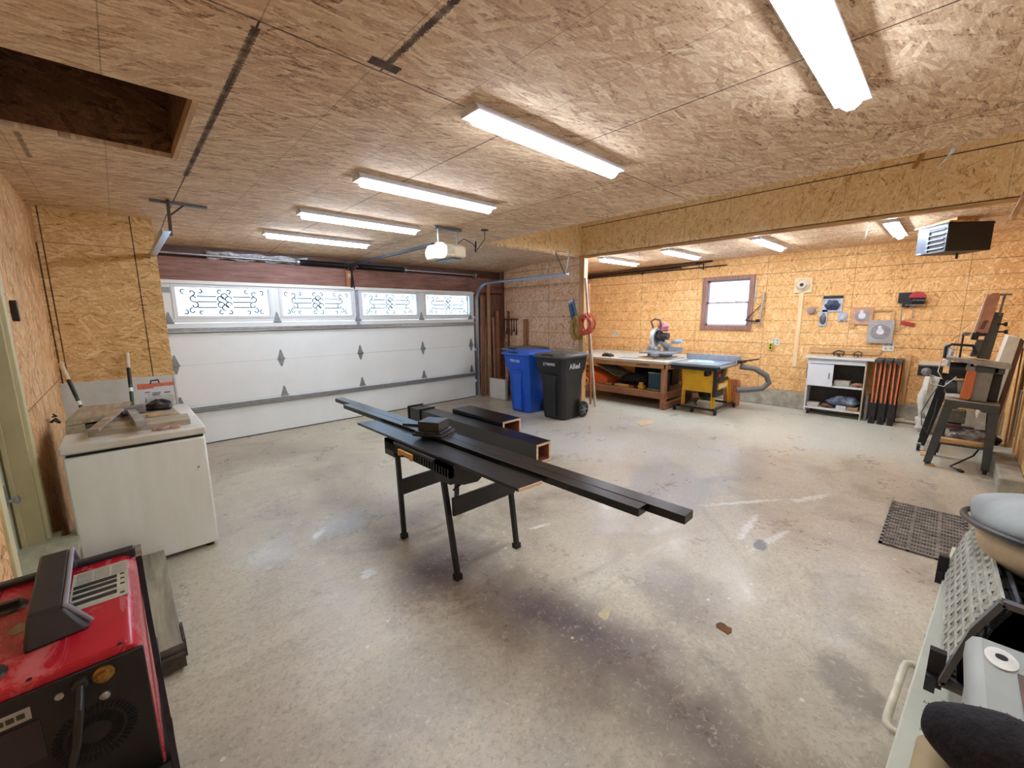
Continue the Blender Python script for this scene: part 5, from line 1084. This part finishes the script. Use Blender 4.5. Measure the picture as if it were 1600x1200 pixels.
# ------------------------------------------------------------------ white cabinet, folded sawhorses
t = thing('storage_cabinet', (8.3, 1.2, 0), 'white laminate cabinet on casters with one door, against the right wall', 'cabinet')
CW = mat('white_laminate', 'ccd0d0', .4, var=.04); CS = mat('chipboard_side', 'b5a488', .6, var=.15)
x0, x1 = 8.15, 8.43; y0, y1 = .83, 1.57
m = M(t); m.bb((8.12, .74, .925), (8.46, 1.63, .95)); part(t, 'top', m, CW, bev=.003)
m = M(t); m.bb((x0, y1-.02, .07), (x1, y1, .925)); part(t, 'side_panel', m, CW)
m = M(t); m.bb((x0, y0, .0), (x1, y0+.02, .925)); part(t, 'side_panel', m, CS, label='bare chipboard side panel')
m = M(t); m.bb((x1-.01, y0+.02, .1), (x1, y1-.02, .925)); part(t, 'back_panel', m, mat('dark_back', '3b3630', .7))
m = M(t); m.bb((x0, y0+.02, .10), (x1-.01, y1-.02, .125)); part(t, 'shelf', m, CW)
m = M(t); m.bb((x0, y0+.02, .475), (x1-.01, y1-.02, .50)); part(t, 'shelf', m, CW)
m = M(t); m.bb((x0, y0+.02, .845), (x0+.02, y1-.02, .925)); part(t, 'top_rail', m, CW)
m = M(t); m.bb((x0-.018, 1.225, .485), (x0, 1.555, .835)); d = part(t, 'door', m, mat('white_cab_door', 'd6dade', .35, var=.02), bev=.003)
m = M(t); m.tube([(x0-.018, 1.27, .61), (x0-.035, 1.27, .62), (x0-.035, 1.27, .69), (x0-.018, 1.27, .70)], .005, 8); part(d, 'handle', m, DARKM)
for x in (8.19, 8.4):
    m = M(t); m.cyl((x, 1.50, .035), (x, 1.53, .035), .033, n=18); w = part(t, 'caster', m, RUBBER); m = M(t); m.bar((x+.02, 1.515, .035), (x+.03, 1.515, .10), .045, .03); part(w, 'fork', m, GREYM)
box_thing('card_box', 'pale flat box stacked in the upper cabinet bay', 'box', (8.20, 1.02, .502), (8.38, 1.215, .58), mat('pale_box', 'b4aea0', .6), 'boxes in the white cabinet')
box_thing('card_box', 'pale carton at the left end of the bottom cabinet shelf', 'box', (8.18, 1.38, .127), (8.34, 1.54, .19), mat('paper_box', 'bdb6a8', .6), 'boxes in the white cabinet')
box_thing('card_box', 'white carton in the middle of the bottom cabinet shelf', 'box', (8.17, 1.02, .127), (8.32, 1.15, .185), mat('white_box_b', 'c6c6c4', .6), 'boxes in the white cabinet')
box_thing('card_box', 'brown carton at the right end of the bottom cabinet shelf', 'box', (8.17, .88, .127), (8.32, 1.01, .18), CARD, 'boxes in the white cabinet')
m = M(); blobby(m, (8.28, 1.28, .155), (.08, .08, .03), 51); solo('brown_rag', m, mat('brown_rag', '6a4a38', .8), 'brown crumpled rag between cartons on the bottom cabinet shelf', 'rag')
m = M(); blobby(m, (8.28, 1.08, .235), (.09, .20, .10), 52, flatten=.5); solo('plastic_bag', m, mat('blue_grey_bag', '5f6b7c', .35, var=.4, scale=14), 'blue grey crumpled plastic bag in the lower cabinet bay', 'bag')
m = M(); blobby(m, (8.26, .92, .53), (.06, .07, .03), 53); solo('wood_shavings', m, mat('orange_brown_scrap', 'b07a54', .7, var=.3), 'orange brown scraps in the upper cabinet bay', 'scrap')
m = M(); m.bb((8.482, .73, .99), (8.5, 1.64, 1.08)); solo('pegged_rail', m, PINE, 'pine rail on the wall just above the white cabinet', 'rail')
for k, (y, s) in enumerate(((1.22, 1.0), (.98, .7))):
    t = thing('c_clamp', (8.35, y, .95), ('bigger rusty clamp standing on the white cabinet', 'smaller rusty clamp right of the bigger one on the cabinet')[k], 'clamp', 'rusty clamps on the cabinet')
    m = M(t); m.tube([(8.35, y-.06*s, .97), (8.35, y-.07*s, 1.03), (8.35, y, 1.05), (8.35, y+.06*s, 1.02), (8.35, y+.05*s, .965)], .014*s, 8); part(t, 'frame', m, mat('rusty_iron', '6c5a48', .7, .5, var=.4, scale=60))
    m = M(t); m.cyl((8.30, y-.02*s, .975), (8.42, y+.02*s, .985), .02*s, n=10); m.cyl((8.33, y-.09*s, 1.0), (8.33, y+.09*s, 1.01), .006, n=8); part(t, 'screw', m, mat('rusty_iron', '6c5a48'))
# small metal cross-peen left
m = M(); m.bb((8.44, 1.60, .55), (8.49, 1.635, .80)); solo('maroon_plank_end', m, mat('maroon_wood', '6e4438', .6), 'short maroon board behind the left side of the cabinet', 'board')
m = M(); m.bb((8.2, .77, .0), (8.44, .80, .40)); solo('grey_floor_box', m, mat('grey_plastic_box', '7f7b76', .6), 'thin grey board between cabinet and folded sawhorses', 'board')
ORG = mat('orange_leg', 'e0713a', .45, var=.08)
for k, yc in enumerate((.695, .59, .485)):
    t = thing('folding_sawhorse', (8.2, yc, 0), ('folded black and orange sawhorse, the one nearest the white cabinet', 'folded black and orange sawhorse in the middle of the three', 'folded black and orange sawhorse, rightmost of the three')[k], 'sawhorse', 'folded sawhorses by the cabinet')
    m = M(t); m.bb((8.02, yc-.045, .92), (8.44, yc+.045, .965)); part(t, 'top_rail', m, mat('sawhorse_top', '3e3a3a', .6), bev=.005)
    for j, (dx, mt) in enumerate(((-.13, ORG), (.16, BLACKP))):
        for sy in (-.03, .03):
            m = M(t); m.bar((8.2+dx, yc+sy*.7, .30 if mt is ORG else .0), (8.2+dx*.9, yc+sy, .92), .017, .017, up=(1, 0, 0)); lg = part(t, 'leg', m, mt)
            m = M(t); m.bar((8.2+dx, yc+sy*.6, 0), (8.2+dx, yc+sy*.7, .32), .034, .034, up=(1, 0, 0)); part(lg, 'leg_extension', m, BLACKP, bev=.003)
    m = M(t); m.bar((8.1, yc, .05), (8.32, yc, .05), .05, .03); m.bar((8.06, yc, .12), (8.08, yc, .9), .016, .016, up=(1, 0, 0)); part(t, 'brace', m, mat('sawhorse_dark_brace', '2d2a2c', .5))
m = M(); m.bar((8.40, .43, .28), (8.47, .42, 1.03), .09, .014, up=(1, 0, 0)); solo('leaning_board', m, PINEZ, 'pale pine board leaning on the wall right of the folded sawhorses', 'board')
m = M(); m.bar((8.38, .62, .0), (8.42, .35, 0.06), .05, .04); m.tube([(8.44, .6, .03), (8.40, .1, .03)], .022, 8); m.lathe([(.04, -.05), (.045, 0), (.04, .05)], (8.40, .07, .045), 14, 'Y'); solo('floor_conduit', m, CREAM, 'pale pipe lying along the concrete footing near the sander', 'pipe')
# ------------------------------------------------------------------ belt sander on its stand, lathe behind
SG = mat('hammered_grey_stand', '4a4d4c', .5, .3, var=.12, scale=12); LG = mat('light_grey_casting', '8d8a80', .5, .3, var=.1)
t = thing('machine_stand', (6.45, -.2, 0), 'dark grey splayed steel stand under the belt sander', 'machine stand')
for (fx, fy, tx, ty) in ((6.22, .035, 6.27, -.06), (6.27, -.385, 6.29, -.375), (6.76, -.01, 6.70, -.07), (6.74, -.41, 6.70, -.38)):
    m = M(t); s = 1 if fy > -.2 else -1
    m.bar((fx, fy, .03), (tx, ty, .70), .06, .004, up=(1, 0, 0), w2=.075); m.bar((fx+.025*(1 if fx < 6.5 else -1), fy+s*.028, .03), (tx+.03*(1 if fx < 6.5 else -1), ty+s*.034, .70), .004, .055, up=(1, 0, 0)); part(t, 'leg', m, SG)
    m = M(t); m.cyl((fx, fy, .0), (fx, fy, .045), .016, n=10); part(t, 'foot', m, BLACKP)
m = M(t); m.prism([(-.02, .735), (-.405, .715), (-.405, .635), (-.30, .635), (-.27, .66), (-.14, .665), (-.11, .64), (-.04, .64)], 'X', 6.262, 6.267); part(t, 'front_apron', m, SG)
m = M(t); m.add([(6.26, -.02, .735), (6.26, -.405, .715), (6.74, -.405, .715), (6.74, -.02, .735), (6.26, -.02, .742), (6.26, -.405, .722), (6.74, -.405, .722), (6.74, -.02, .742)], [(0,3,2,1),(4,5,6,7),(0,1,5,4),(1,2,6,5),(2,3,7,6),(3,0,4,7)]); part(t, 'tray_top', m, mat('dusty_grey_top', 'a29d92', .6, .1, var=.15))
m = M(t); m.bb((6.26, -.39, .25), (6.72, .0, .265)); part(t, 'shelf', m, SG)
for k, (a, b, lab) in enumerate((((6.20, .045, 0), (6.30, -.02, .02), 'thin wood shim under the near left leg of the sander stand'), ((6.62, .1, 0), (6.80, .03, .012), 'thin wood shim on the floor behind the near left leg'))):
    m = M(); m.bb((a[0], b[1], 0), (b[0], a[1], b[2])); solo('wood_shim', m, PINE, lab, 'shim')
m = M(); m.bar((6.30, .0, .29), (6.36, -.36, .285), .09, .045); solo('timber_offcut', m, PINE, 'pale timber offcut on the lower shelf of the sander stand', 'timber', bev=.004)
m = M(); blobby(m, (6.5, -.24, .335), (.14, .15, .055), 71, flatten=1); solo('plastic_bag', m, mat('greyish_film', '8f8a88', .3, var=.3, scale=20), 'greyish plastic bag on the shelf of the sander stand', 'bag')
m = M(); m.bb((6.5, -.18, .39), (6.68, -.05, .43)); m.bb((6.48, -.28, .385), (6.7, -.02, .392)); solo('cushion', m, mat('maroon_pad', '6a4a4e', .8, var=.2), 'maroon pad stacked on the shelf of the sander stand', 'pad', bev=.006)
m = M(); m.bb((6.55, -.2, .44), (6.7, -.04, .58)); solo('grinder_box', m, mat('olive_grey_box', '7c7864', .6, var=.2), 'olive grey small box standing on the pad under the sander', 'box', bev=.01)
m = M(); m.tube([(6.6, -.36, .24), (6.5, -.30, .12), (6.35, -.20, .06), (6.28, -.14, .02), (6.22, -.2, .015)], .008, 6); m.bar((6.22, -.2, .015), (6.16, -.23, .015), .03, .02); solo('power_plug', m, BLACKP, 'black plug and lead lying on the floor under the sander stand', 'cord')
t = thing('belt_sander', (6.45, -.2, .74), 'orange and grey belt and disc sander bolted on a steel stand', 'sander')
SO = mat('sander_orange', 'd0733c', .55, var=.1, scale=10); 
def lean(m, dy=.0): return m
m = M(t); m.prism([(-.20, .74), (-.315, .735), (-.335, 1.12), (-.215, 1.12)], 'X', 6.33, 6.55); part(t, 'column', m, LG, bev=.004)
m = M(t); m.prism([(-.125, .76), (-.15, .745), (-.19, .745), (-.205, .78), (-.215, 1.05), (-.15, 1.06)], 'X', 6.30, 6.46); part(t, 'belt_housing', m, SO, bev=.006)
m = M(t); m.bb((6.295, -.2, 1.05), (6.46, -.135, 1.09)); m.bb((6.30, -.165, 1.05), (6.33, -.14, 1.12)); part(t, 'bearing_bracket', m, LG)
m = M(t); m.cyl((6.42, -.02, .85), (6.42, -.15, .86), .072, n=24); m.cyl((6.42, -.005, .85), (6.42, -.03, .85), .055, .072, n=24); mt = part(t, 'motor', m, mat('grey_black_motor', '3e4146', .4, .3, var=.2)); m = M(t); m.cyl((6.42, -.10, .855), (6.42, -.145, .86), .074, n=24); part(mt, 'motor_band', m, mat('dusty_motor_band', '8f9088', .5, .3))
m = M(t); m.cyl((6.46, -.02, 1.04), (6.46, -.19, 1.04), .078, n=24); m.bb((6.40, -.20, .95), (6.5, -.02, 1.0)); part(t, 'upper_motor', m, BLACKP)
m = M(t); m.prism([(-.26, .745), (-.39, .73), (-.40, 1.02), (-.27, 1.03)], 'X', 6.42, 6.62); part(t, 'disc_guard', m, mat('black_disc_guard', '202220', .5), bev=.004)
m = M(t); m.prism([(.015, 1.155), (.015, 1.185), (-.36, 1.14), (-.43, 1.13), (-.43, 1.09), (-.36, 1.09)], 'X', 6.24, 6.48); part(t, 'work_table', m, mat('table_grey', 'a39f98', .45, .4, var=.12), bev=.003)
m = M(t); m.bb((6.30, -.36, 1.04), (6.44, -.2, 1.09)); m.bb((6.30, -.40, 1.03), (6.4, -.33, 1.10)); part(t, 'trunnion', m, SG, bev=.003)
m = M(t); m.prism([(-.20, 1.17), (-.29, 1.16), (-.33, 1.63), (-.27, 1.64)], 'X', 6.42, 6.50); m.prism([(-.15, 1.19), (-.20, 1.19), (-.23, 1.36), (-.18, 1.36)], 'X', 6.36, 6.5); part(t, 'upright_arm', m, mat('sander_arm_grey', '5a5a56', .5, .3))
m = M(t); m.prism([(-.155, 1.42), (-.245, 1.43), (-.285, 1.80), (-.27, 1.83), (-.225, 1.83), (-.20, 1.80)], 'X', 6.36, 6.44); bl = part(t, 'upper_belt_guard', m, mat('salmon_guard', 'c08a70', .55, var=.1), bev=.006)
m = M(t); m.prism([(-.145, 1.44), (-.16, 1.42), (-.205, 1.81), (-.195, 1.82)], 'X', 6.35, 6.46); part(t, 'sanding_belt', m, mat('pale_belt', 'd3b8a4', .9, var=.08))
m = M(t)
for k in range(5): m.bb((6.352, -.215-.005*k, 1.475+k*.018), (6.362, -.185-.005*k, 1.483+k*.018))
part(bl, 'vent_slots', m, DARKM)
m = M(t); m.bb((6.34, -.235, 1.40), (6.40, -.15, 1.43)); m.bar((6.38, -.16, 1.36), (6.38, -.17, 1.44), .05, .04, up=(1, 0, 0)); part(t, 'platen_clamp', m, BLACKP)
for y, z in ((-.345, 1.52), (-.355, 1.445)):
    m = M(t); m.cyl((6.40, y+.05, z), (6.40, y, z), .008, n=8); m.lathe([(.022, -.02), (.02, 0), (.008, .006)], (6.40, y, z), 14, 'Y'); part(t, 'knob', m, BLACKP)
m = M(t); m.cyl((6.40, -.30, 1.60), (6.40, -.315, 1.80), .009, n=8); m.bar((6.40, -.28, 1.81), (6.40, -.36, 1.81), .03, .02); part(t, 'tension_lever', m, GREYM)
m = M(t); m.tube([(6.36, .03, 1.16), (6.36, .03, 1.28), (6.36, -.01, 1.31), (6.36, -.16, 1.30), (6.36, -.19, 1.22)], .014, 8); m.cyl((6.36, -.08, 1.17), (6.36, -.08, 1.42), .008, n=8); part(t, 'miter_arm', m, DARKM)
m = M(t); m.lathe([(.012, 0), (.03, .02), (.034, .035), (.0, .045)], (6.36, -.10, 1.40), 16); part(t, 'knob', m, mat('dusty_knob', '8c8680', .5))
for lab, pts, mt in (('white cable looping down the left of the belt sander', [(6.3, -.02, 1.17), (6.28, .05, 1.14), (6.3, .06, 1.02), (6.35, .02, .94), (6.4, .12, .97), (6.36, .1, .88), (6.34, .0, .86), (6.36, -.08, .97)], WHITE),
                     ('dark cable hanging in a loop left of the sander stand', [(6.36, .02, .9), (6.40, .08, .75), (6.38, .14, .55), (6.3, .12, .42), (6.25, .07, .35), (6.3, .04, .55), (6.33, .03, .72)], mat('dark_grey_cable', '3b3d3e', .5))):
    m = M(); m.tube(pts, .0045, 6); solo('machine_cable', m, mt, lab, 'cable')
# machine behind
t = thing('wood_lathe', (7.0, .1, 0), 'black machine on casters with a grey headstock behind the belt sander', 'lathe')
m = M(t); m.bb((6.86, .03, .90), (7.35, .235, 1.02)); hd = part(t, 'headstock', m, mat('headstock_black', '2c2e30', .5), bev=.004)
m = M(t); m.bb((6.85, .02, 1.02), (7.36, .24, 1.035)); part(t, 'top_plate', m, mat('dusty_plate', '9a9180', .6))
m = M(t); m.lathe([(.045, 0), (.045, -.012), (.03, -.02)], (6.86, .16, .955), 20, 'X'); part(hd, 'dial', m, mat('dial_silver', 'a8acb0', .4, .7))
m = M(t); m.bar((6.85, .115, .07), (6.95, -.03, .90), .07, .03, up=(1, 0, 0)); part(t, 'leg', m, BLACKP)
m = M(t); m.bar((7.40, .12, .07), (7.35, .0, .90), .06, .03, up=(1, 0, 0)); part(t, 'leg', m, BLACKP)
m = M(t); m.bar((6.87, .09, .12), (7.42, .1, .12), .03, .03); part(t, 'stretcher', m, BLACKP)
for x, y in ((6.85, .13), (7.42, .13)):
    m = M(t); m.cyl((x, y-.014, .045), (x, y+.014, .045), .045, n=20); w = part(t, 'caster', m, RUBBER); m = M(t); m.cyl((x, y-.018, .045), (x, y+.018, .045), .022, n=14); m.bar((x, y, .05), (x, y, .10), .04, .04); part(w, 'hub', m, WHITE)
m = M(t); m.tube([(6.95, .0, 1.03), (6.94, -.02, 1.2), (6.96, .03, 1.27), (7.0, .02, 1.1)], .02, 8); part(t, 'hose', m, mat('pale_blue_hose', 'b2bcc6', .4))
m = M(); blobby(m, (7.75, .12, .55), (.12, .10, .32), 81); solo('dust_collector_bag', m, mat('white_cloth_bag', 'cdc9bc', .8, var=.1), 'white cloth dust bag hanging behind the lathe', 'bag')
m = M(); blobby(m, (7.95, .10, .12), (.12, .12, .12), 84, flatten=1); solo('cloth_sack', m, mat('white_cloth_sack', 'c6c1b4', .8, var=.1), 'white cloth sack on the floor behind the lathe caster', 'sack')
# big white panel leaning right of the sander, board and bag behind it
t = thing('folding_table', (7.4, -.45, 0), 'white topped folded table leaning against the end wall, right of the sander', 'table')
m = M(t); m.prism([(-.41, .20), (-.445, .18), (-.545, 1.33), (-.513, 1.36)], 'X', 7.10, 7.52); part(t, 'table_edge', m, mat('dark_brown_edge', '5a3c2c', .5, var=.15))
m = M(t); m.prism([(-.30, .42), (-.42, .42), (-.515, 1.36), (-.425, 1.385)], 'X', 7.10, 7.52); part(t, 'table_top', m, mat('white_table_top', 'd2cec0', .4, var=.04), bev=.004)
m = M(); blobby(m, (7.55, -.38, .10), (.12, .14, .10), 88, flatten=1); solo('dark_bag', m, BLACKP, 'black bag on the floor at the foot of the leaning table', 'bag')
m = M(); m.bar((7.75, -.50, .0), (7.85, -.57, 1.25), .20, .02, up=(0, 1, 0)); solo('leaning_cardboard', m, CARD, 'pale cardboard panel leaning on the end wall behind the table', 'panel')
m = M(); m.bar((6.98, -.585, .3), (7.0, -.585, .8), .14, .01, up=(0, 1, 0)); solo('grey_patch', m, mat('grey_brown_patch', '8c7864', .7), 'grey brown cloth patch hanging on the end wall', 'cloth')
m = M(); m.bb((7.7, -.596, 1.22), (7.78, -.585, 1.34)); solo('light_switch', m, mat('switch_ivory', 'd9d2c0', .4), 'ivory switch plate on the end wall', 'switch', bev=.003)

# ------------------------------------------------------------------ rubber mat
m = M(); r0 = math.radians(-1.5); MT = mat('dusty_rubber_mat', '8a8278', .85, var=.3, scale=14)
x0, x1, y0, y1 = 3.82, 4.78, -.25, .20
m.bb((x0, y0, 0), (x1, y0+.02, .014)); m.bb((x0, y1-.02, 0), (x1, y1, .014)); m.bb((x0, y0, 0), (x0+.02, y1, .014)); m.bb((x1-.02, y0, 0), (x1, y1, .014))
n = 14
for i in range(1, n): x = x0+(x1-x0)*i/n; m.bb((x-.013, y0, 0), (x+.013, y1, .014))
for i in range(1, 28): y = y0+(y1-y0)*i/28; m.bb((x0, y-.0035, .001), (x1, y+.0035, .012))
for y in (y0+.15, y0+.30): m.bb((x0, y-.008, 0), (x1, y+.008, .0135))
m.bb((x0, y0, .0), (x1, y1, .003))
solo('rubber_mat', m, MT, 'slotted grey rubber mat lying flat on the concrete floor', 'mat')
# litter
def flake(lab, cx, cy, pts, mt, h=.004): 
    m = M(); m.prism([(cx+a, cy+b) for a, b in pts], 'Z', .0005, h); solo('floor_scrap', m, mt, lab, 'scrap')
flake('brown dry scrap on the floor at the centre right', 2.15, .66, [(-.03, -.03), (.0, -.04), (.03, -.03), (.025, -.01), (.035, .01), (.03, .03), (.0, .04), (-.02, .03)], mat('dry_brown_scrap', '6e4a26', .8))
flake('pale cream paint flake on the floor under the boards', 1.79, 1.16, [(-.05, -.03), (-.02, -.035), (.03, -.01), (.07, .0), (.06, .03), (.02, .025), (-.01, .03), (-.04, .02)], mat('cream_flake', 'c8bb98', .8), .002)
flake('light cardboard scrap on the floor in front of the bins', 5.75, 3.10, [(-.22, -.06), (.0, -.12), (.2, -.05), (.22, .08), (.0, .12), (-.15, .06)], mat('tan_scrap', 'c9b596', .8), .006)

# ------------------------------------------------------------------ bottom right: chest, crate, bag, case
t = thing('metal_chest', (1.75, -.424, 0), 'pale enamel metal chest at the lower right corner, seen from above', 'chest', rz=math.radians(-4))
EN = mat('cream_enamel', 'c9ccb8', .35, var=.08, scale=4)
m = M(); m.bb((-.95, -.30, .04), (.85, .372, .585)); part(t, 'body', m, EN, bev=.01)
m = M(); m.bb((-.955, -.305, .585), (.855, .378, .60)); part(t, 'lid', m, EN, bev=.004)
m = M(); m.bb((-.9, -.27, 0), (.8, .33, .04)); part(t, 'base', m, BLACKP)
m = M(); m.tube([(.0, .37, .5), (.0, .395, .5), (-.012, .407, .5), (-.04, .41, .5), (-.30, .41, .5), (-.33, .407, .5), (-.342, .395, .5), (-.342, .37, .5)], .0105, 10); part(t, 'handle', m, mat('cream_handle', 'd6cdb4', .4), label='cream tube handle')
m = M()
for x in (.10, -.14, .3): m.lathe([(.007, 0), (.007, .006), (.003, .008)], (x, .375, .56), 8, 'Y')
part(t, 'screw', m, STEEL)
# black plastic crate with triangular lattice
t = thing('lattice_crate', (1.85, -.24, .60), 'black and grey plastic crate with triangle lattice lying on the chest', 'crate')
LAT = mat('pale_lattice', 'b4b4a4', .45, var=.15, scale=10)
def P3(u, v):   # u along the crate (0 near .. 1 far), v up the face (0 bottom, 1 ridge, 1.7 top)
    x = 1.40+.92*u; zb = .73-.115*u; 
    if v <= 1: return Vector((x, -.078-.035*v-.012*u, zb+.17*v))
    return Vector((x, -.113-.035*(v-1)/.7-.012*u, zb+.17+.09*(v-1)/.7-.015*u*(v-1)))
m = M(t); N = 13
for i in range(N+1): m.bar(P3(i/N, 0), P3(i/N, 1), .006, .01, up=(0, 1, 0)) if i in (0, N) else None
rows = [0, .25, .5, .75, 1.0, 1.24, 1.47, 1.7]
for v in rows:
    for i in range(4): m.bar(P3(i/4, v), P3((i+1)/4, v), .022 if v in (0, 1, 1.7) else .012, .006, up=(0, 1, .0))
for j in range(len(rows)-1):
    for i in range(N):
        a = P3(i/N, rows[j]); b = P3((i+.5)/N, rows[j+1]); c = P3((i+1)/N, rows[j])
        m.bar(a, b, .012, .006, up=(0, 1, 0)); m.bar(b, c, .012, .006, up=(0, 1, 0))
part(t, 'lattice', m, LAT)
m = M(t); a, b, c = P3(0, 0), P3(0, 1), P3(0, 1.7)
m.bar(a, b, .02, .012, up=(0, 1, 0)); m.bar(b, c, .02, .012, up=(0, 1, 0)); m.bar(c, (1.40, -.45, c.z-.02), .02, .014); m.bar(a, (1.40, -.45, a.z), .02, .014); part(t, 'rim', m, mat('grey_rim', '6a6a6c', .4))
m = M(t); dy = -.03
def q4(a, b, c, d): m.add([a, b, c, d], [(0, 1, 2, 3)])
far = 1
Y2 = -.45
q4(P3(0, 0)+V(0,-.012,0), P3(1, 0)+V(0,-.012,0), V(2.32, Y2, .61), V(1.40, Y2, .72)); q4(V(1.40, Y2, .72), V(2.32, Y2, .61), V(2.32, Y2, .85), V(1.4, Y2, .97))
q4(P3(1, 0)+V(0,-.012,0), P3(1, 1.7)+V(0,-.012,0), V(2.32, Y2, .85), V(2.32, Y2, .61))
q4(P3(0, 0)+V(.03,-.03,0), P3(1, 0)+V(0,-.03,0), P3(1, 1)+V(0,-.03,0), P3(0, 1)+V(.03,-.03,0)); q4(P3(0, 1)+V(.03,-.03,0), P3(1, 1)+V(0,-.03,0), P3(1, 1.7)+V(0,-.03,0), P3(0, 1.7)+V(.03,-.03,0))
part(t, 'shell', m, mat('black_crate_shell', '131313', .5), solid=.006)
m = M(t)
for i in range(9): x = 1.42+.9*i/8; m.bar((x, -.16, .985-.15*i/8), (x, Y2, .955-.13*i/8), .008, .008)
for j in range(5): y = -.17-.07*j; m.bar((1.40, y, .985-.006*j), (2.32, y, .835-.004*j), .008, .008)
part(t, 'top_grid', m, BLACKP)
for u in (.0, .93):
    m = M(t); p = P3(u, -.0); m.bar(p+V(.0, .018, -.02), p+V(.10, .014, .0), .02, .05); m.bar(p+V(.02, .012, -.03), p+V(.02, .012, .07), .03, .02, up=(1, 0, 0)); part(t, 'corner_clip', m, BLACKP)
m = M(); m.bb((1.45, -.42, .602), (1.62, -.16, .66)); solo('pink_cloth', m, mat('dull_pink_cloth', 'a07a6c', .8, var=.2), 'dull pink folded cloth under the lattice crate', 'cloth', bev=.02)
# padded bag
t = thing('padded_bag', (2.3, -.4, .95), 'grey and tan padded bag lying behind the lattice crate, at the right edge', 'bag')
def bagmesh(m, cx, cy, cz, rx, ry, rz_, zmin=-1, zmax=1, n=18):
    vs = []; 
    for i in range(n+1):
        th = PI*i/n
        for j in range(2*n):
            p = 2*PI*j/(2*n); k = 1+.03*math.sin(5*p+2*th)
            ct = max(zmin, min(zmax, math.cos(p)))
            vs.append((cx+rx*math.cos(th)*1.0, cy+ry*(math.sin(th)**.6)*math.sin(p)*k, cz+rz_*(math.sin(th)**.6)*ct*k-.14*(math.cos(th))))
    fs = [(i*2*n+j, i*2*n+(j+1)%(2*n), (i+1)*2*n+(j+1)%(2*n), (i+1)*2*n+j) for i in range(n) for j in range(2*n)]
    m.add(vs, fs)
m = M(t); bagmesh(m, 2.0, -.37, 1.0, .56, .27, .10); part(t, 'top_cover', m, mat('silvery_grey_fabric', '8d938f', .55, var=.12, scale=5))
m = M(t); bagmesh(m, 1.97, -.385, .945, .55, .268, .13); part(t, 'underside', m, mat('tan_canvas', 'b29a74', .7, var=.12, scale=6))
m = M(t)
m.tube([(2.0+.565*math.cos(a), -.37++.0+.275*(abs(math.sin(a))**.6), .975-.14*math.cos(a)) for a in [i*PI/20 for i in range(21)]], .010, 8); part(t, 'zip_piping', m, BLACKP)
# grey case
t = thing('tool_case', (1.05, -.28, .60), 'light grey moulded case with a white oval latch beside the lattice crate', 'case')
GC = mat('light_grey_moulding', '9da29a', .45, var=.06, scale=5)
m = M(t); m.bb((.72, -.5, .602), (1.30, -.105, .86)); part(t, 'base', m, GC, bev=.03)
m = M(t); m.bb((.71, -.51, .86), (1.33, -.098, .935)); ld = part(t, 'lid', m, GC, bev=.022)
m = M(t); m.lathe([(.03, 0), (.03, .004), (.02, .006)], (1.25, -.145, .935), 24, 'Z', 1.25, .8); l2 = part(t, 'latch', m, mat('white_latch', 'dcdcd2', .3)); m = M(t); m.lathe([(.009, 0), (.009, .002)], (1.25, -.145, .941), 14); part(l2, 'latch_hole', m, BLACKP)
m = M(t); m.bb((.8, -.40, .934), (1.22, -.165, .938)); part(ld, 'recess', m, mat('dull_brown_recess', '6a5346', .7, var=.2))
m = M(t); m.bb((.74, -.112, .75), (1.29, -.1, .77)); part(t, 'rib', m, GC, bev=.003)
# black fleece roll
m = M(); N = 26; pts = []; rad = []
for i in range(N+1):
    s = i/N; pts.append((.88-.12*s, -.035-.5*s, 1.0+.012*math.sin(3*s)+.0*s)); rad.append(.062*min(1, (s*6+.12))**.5 if s < .15 else .062+.012*s)
m.tube(pts, rad, 20)
FL = mat('black_fleece', '1d1b1f', .95, var=.35, scale=60, bump=1.0)
o = solo('fleece_roll', m, FL, 'rolled black fleece sleeve resting on the grey case, bottom right corner', 'garment', sub=1)
rr = random.Random(5)
m = M()
for k in range(9000):
    s = rr.random(); a = rr.uniform(0, 2*PI); i = min(N-1, int(s*N)); c = Vector(pts[i]).lerp(Vector(pts[i+1]), s*N-i); r = rad[i]
    d = Vector((math.cos(a), rr.uniform(-.3, .1), math.sin(a))); p = c+Vector((math.cos(a), 0, math.sin(a)))*r*.97; q = p+d.normalized()*rr.uniform(.0012, .0035)
    w = Vector((rr.uniform(-1, 1), rr.uniform(-1, 1), rr.uniform(-1, 1)))*.0006
    m.add([p-w, p+w, q], [(0, 1, 2)])
f = part(o, 'pile', m, FL); f.location = -o.location; f['kind'] = 'stuff'
# cardboard tubes
for k, (y, z, r, x0) in enumerate(((-.073, .632, .030, 1.28), (-.125, .628, .026, 1.22))):
    m = M(); m.cyl((x0, y-.006, z), (.78, y+.028, z), r, n=24, inner=r*.86); 
    solo('cardboard_tube', m, mat('cream_tube_%d' % k, ('a48f68', 'd5c9a6')[k], .6, var=.06), ('brown cardboard tube lying along the near edge of the metal chest', 'cream tube lying right beside the brown one on the metal chest')[k], 'tube')
